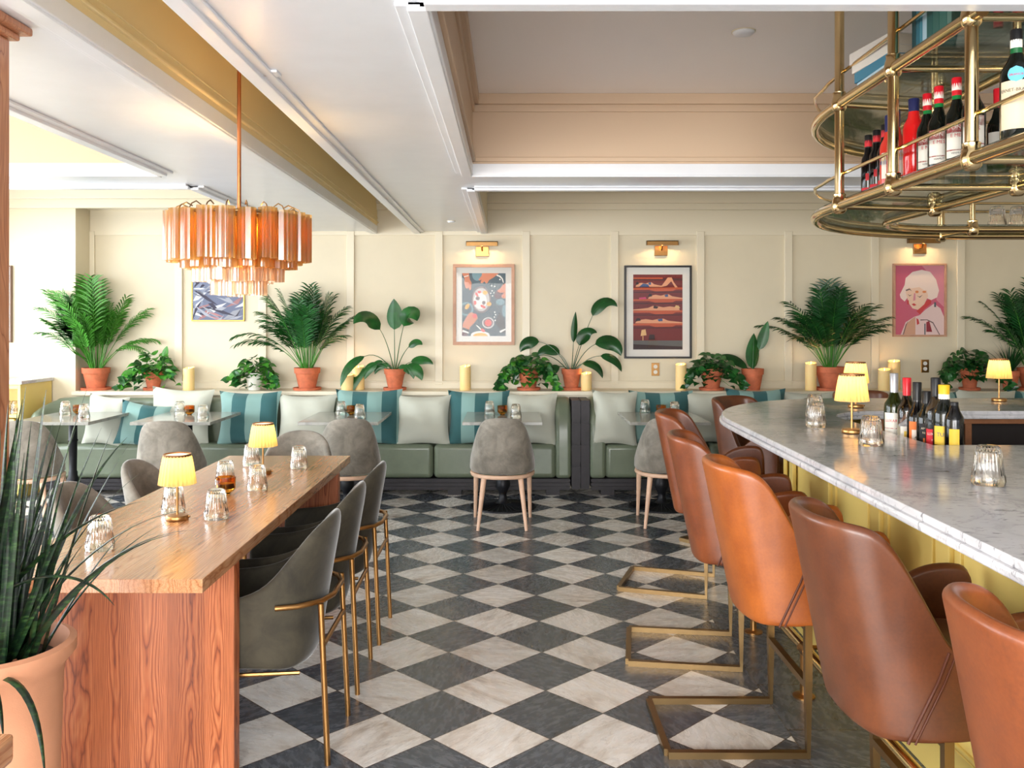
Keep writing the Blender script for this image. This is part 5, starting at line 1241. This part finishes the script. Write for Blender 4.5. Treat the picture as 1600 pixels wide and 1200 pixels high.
for k, (c, th, hh) in enumerate(cols_):
    book(th, .19, hh, M('spine_%d' % k, c, .5), (1.42, yy-th/2, BZ2), R(-90), ['darkest teal book standing at the far end of the upper rack shelf', 'mid teal book, second from the far end of the upper rack shelf', 'bright blue teal book, third from the far end of the upper rack shelf', 'pale blue book standing among the teal ones on the upper rack shelf', 'dark green-teal book right of the pale blue one on the upper rack shelf', 'green book fifth in the standing row after the pale blue one', 'thick green book near the near end of the standing row', 'grey-green book, nearest of the standing row on the upper rack shelf'][k], 'books standing on the upper shelf of the rack', standing=True)
    yy -= th+.002

# ------------------------------------------------------------------ chandelier
CX, CY = -1.155, 3.82
ch = thing('chandelier', 'tiered amber glass tube chandelier hanging over the communal table', 'chandelier', (CX, CY, 0))
MB().tube([(0, 0, 1.98), (0, 0, TOP-.02)], .0085, 12).build('rod', M('copper_rod', (178, 112, 70), .3, 1), ch, True)
MB().lathe([(.06, TOP-.012), (.055, TOP-.03), (.02, TOP-.04)], 24).build('canopy', brass_soft, ch, True)
m = MB()
for r_, z in ((.265, 1.975), (.205, 1.965), (.145, 1.955)): m.tube([(r_*cos(2*pi*i/36), r_*sin(2*pi*i/36), z) for i in range(36)], .006, 8, closed=True)
for k in range(8): m.tube([(0, 0, 1.985), (.27*cos(k*pi/4), .27*sin(k*pi/4), 1.975)], .004, 6)
m.lathe([(.001, 1.96), (.035, 1.965), (.035, 1.99), (.012, 2.01)], 20, cap=False)
m.build('ring_frame', brass_dark, ch, True)
def glass_tube(r, L):
    m = MB(); m.lathe([(r, 0), (r, L*.33), (r*1.0, L*.66), (r, L)], 48, rib=lambda a, j: .12*cos(3*a)+.05*cos(12*a), cap=False)
    return m
proto = {}
tiers = [(.262, 20, 1.785, .205, .036), (.205, 18, 1.755, .205, .034), (.150, 13, 1.700, .20, .034), (.085, 8, 1.643, .19, .032)]
ktube = 0
for ti, (rad, n, z0, L, r) in enumerate(tiers):
    for k in range(n):
        a = 2*pi*(k+.5*(ti % 2))/n+.1
        key = ti
        if key not in proto:
            o = glass_tube(r, L).build('glass_tube', tube_glass if ti < 2 else tube_clear, ch, True); proto[key] = o
        else: o = proto[key].copy(); COL.objects.link(o); o.parent = ch
        o.location = (rad*cos(a), rad*sin(a), z0+.004*sin(k*2.3)); o.rotation_euler = (0, 0, a*2+k)
        if ti == 0:
            q = MB(); q.tube([(.0, 0, 0), (-.012, 0, .02), (-.035, 0, .032), (-.06, 0, .02)], .0028, 6)
            if 'hook' not in proto: hk = q.build('hook', brass_dark, ch, True); proto['hook'] = hk
            else: hk = proto['hook'].copy(); COL.objects.link(hk); hk.parent = ch
            hk.location = (rad*cos(a), rad*sin(a), z0+L-.002); hk.rotation_euler = (0, 0, a)
blb = M('chandelier_bulb', (255, 214, 150), .4, emis=(255, 190, 100), es=30)
for k in range(5):
    a = k*2*pi/5+.3; r_ = .15
    MB().lathe([(.001, -.03), (.011, -.02), (.014, 0), (.009, .022), (.001, .03)], 14, (r_*cos(a), r_*sin(a), 1.90), cap=False).build('bulb', blb, ch, True)
    lamp_light('bulb_light', ch, (r_*cos(a), r_*sin(a), 1.90), 5.0, (1, .62, .28), .02)
MB().lathe([(.001, -.03), (.011, -.02), (.014, 0), (.009, .022), (.001, .03)], 14, (0, 0, 1.79), cap=False).build('bulb', blb, ch, True)
lamp_light('bulb_light', ch, (0, 0, 1.79), 3.0, (1, .62, .28), .02)
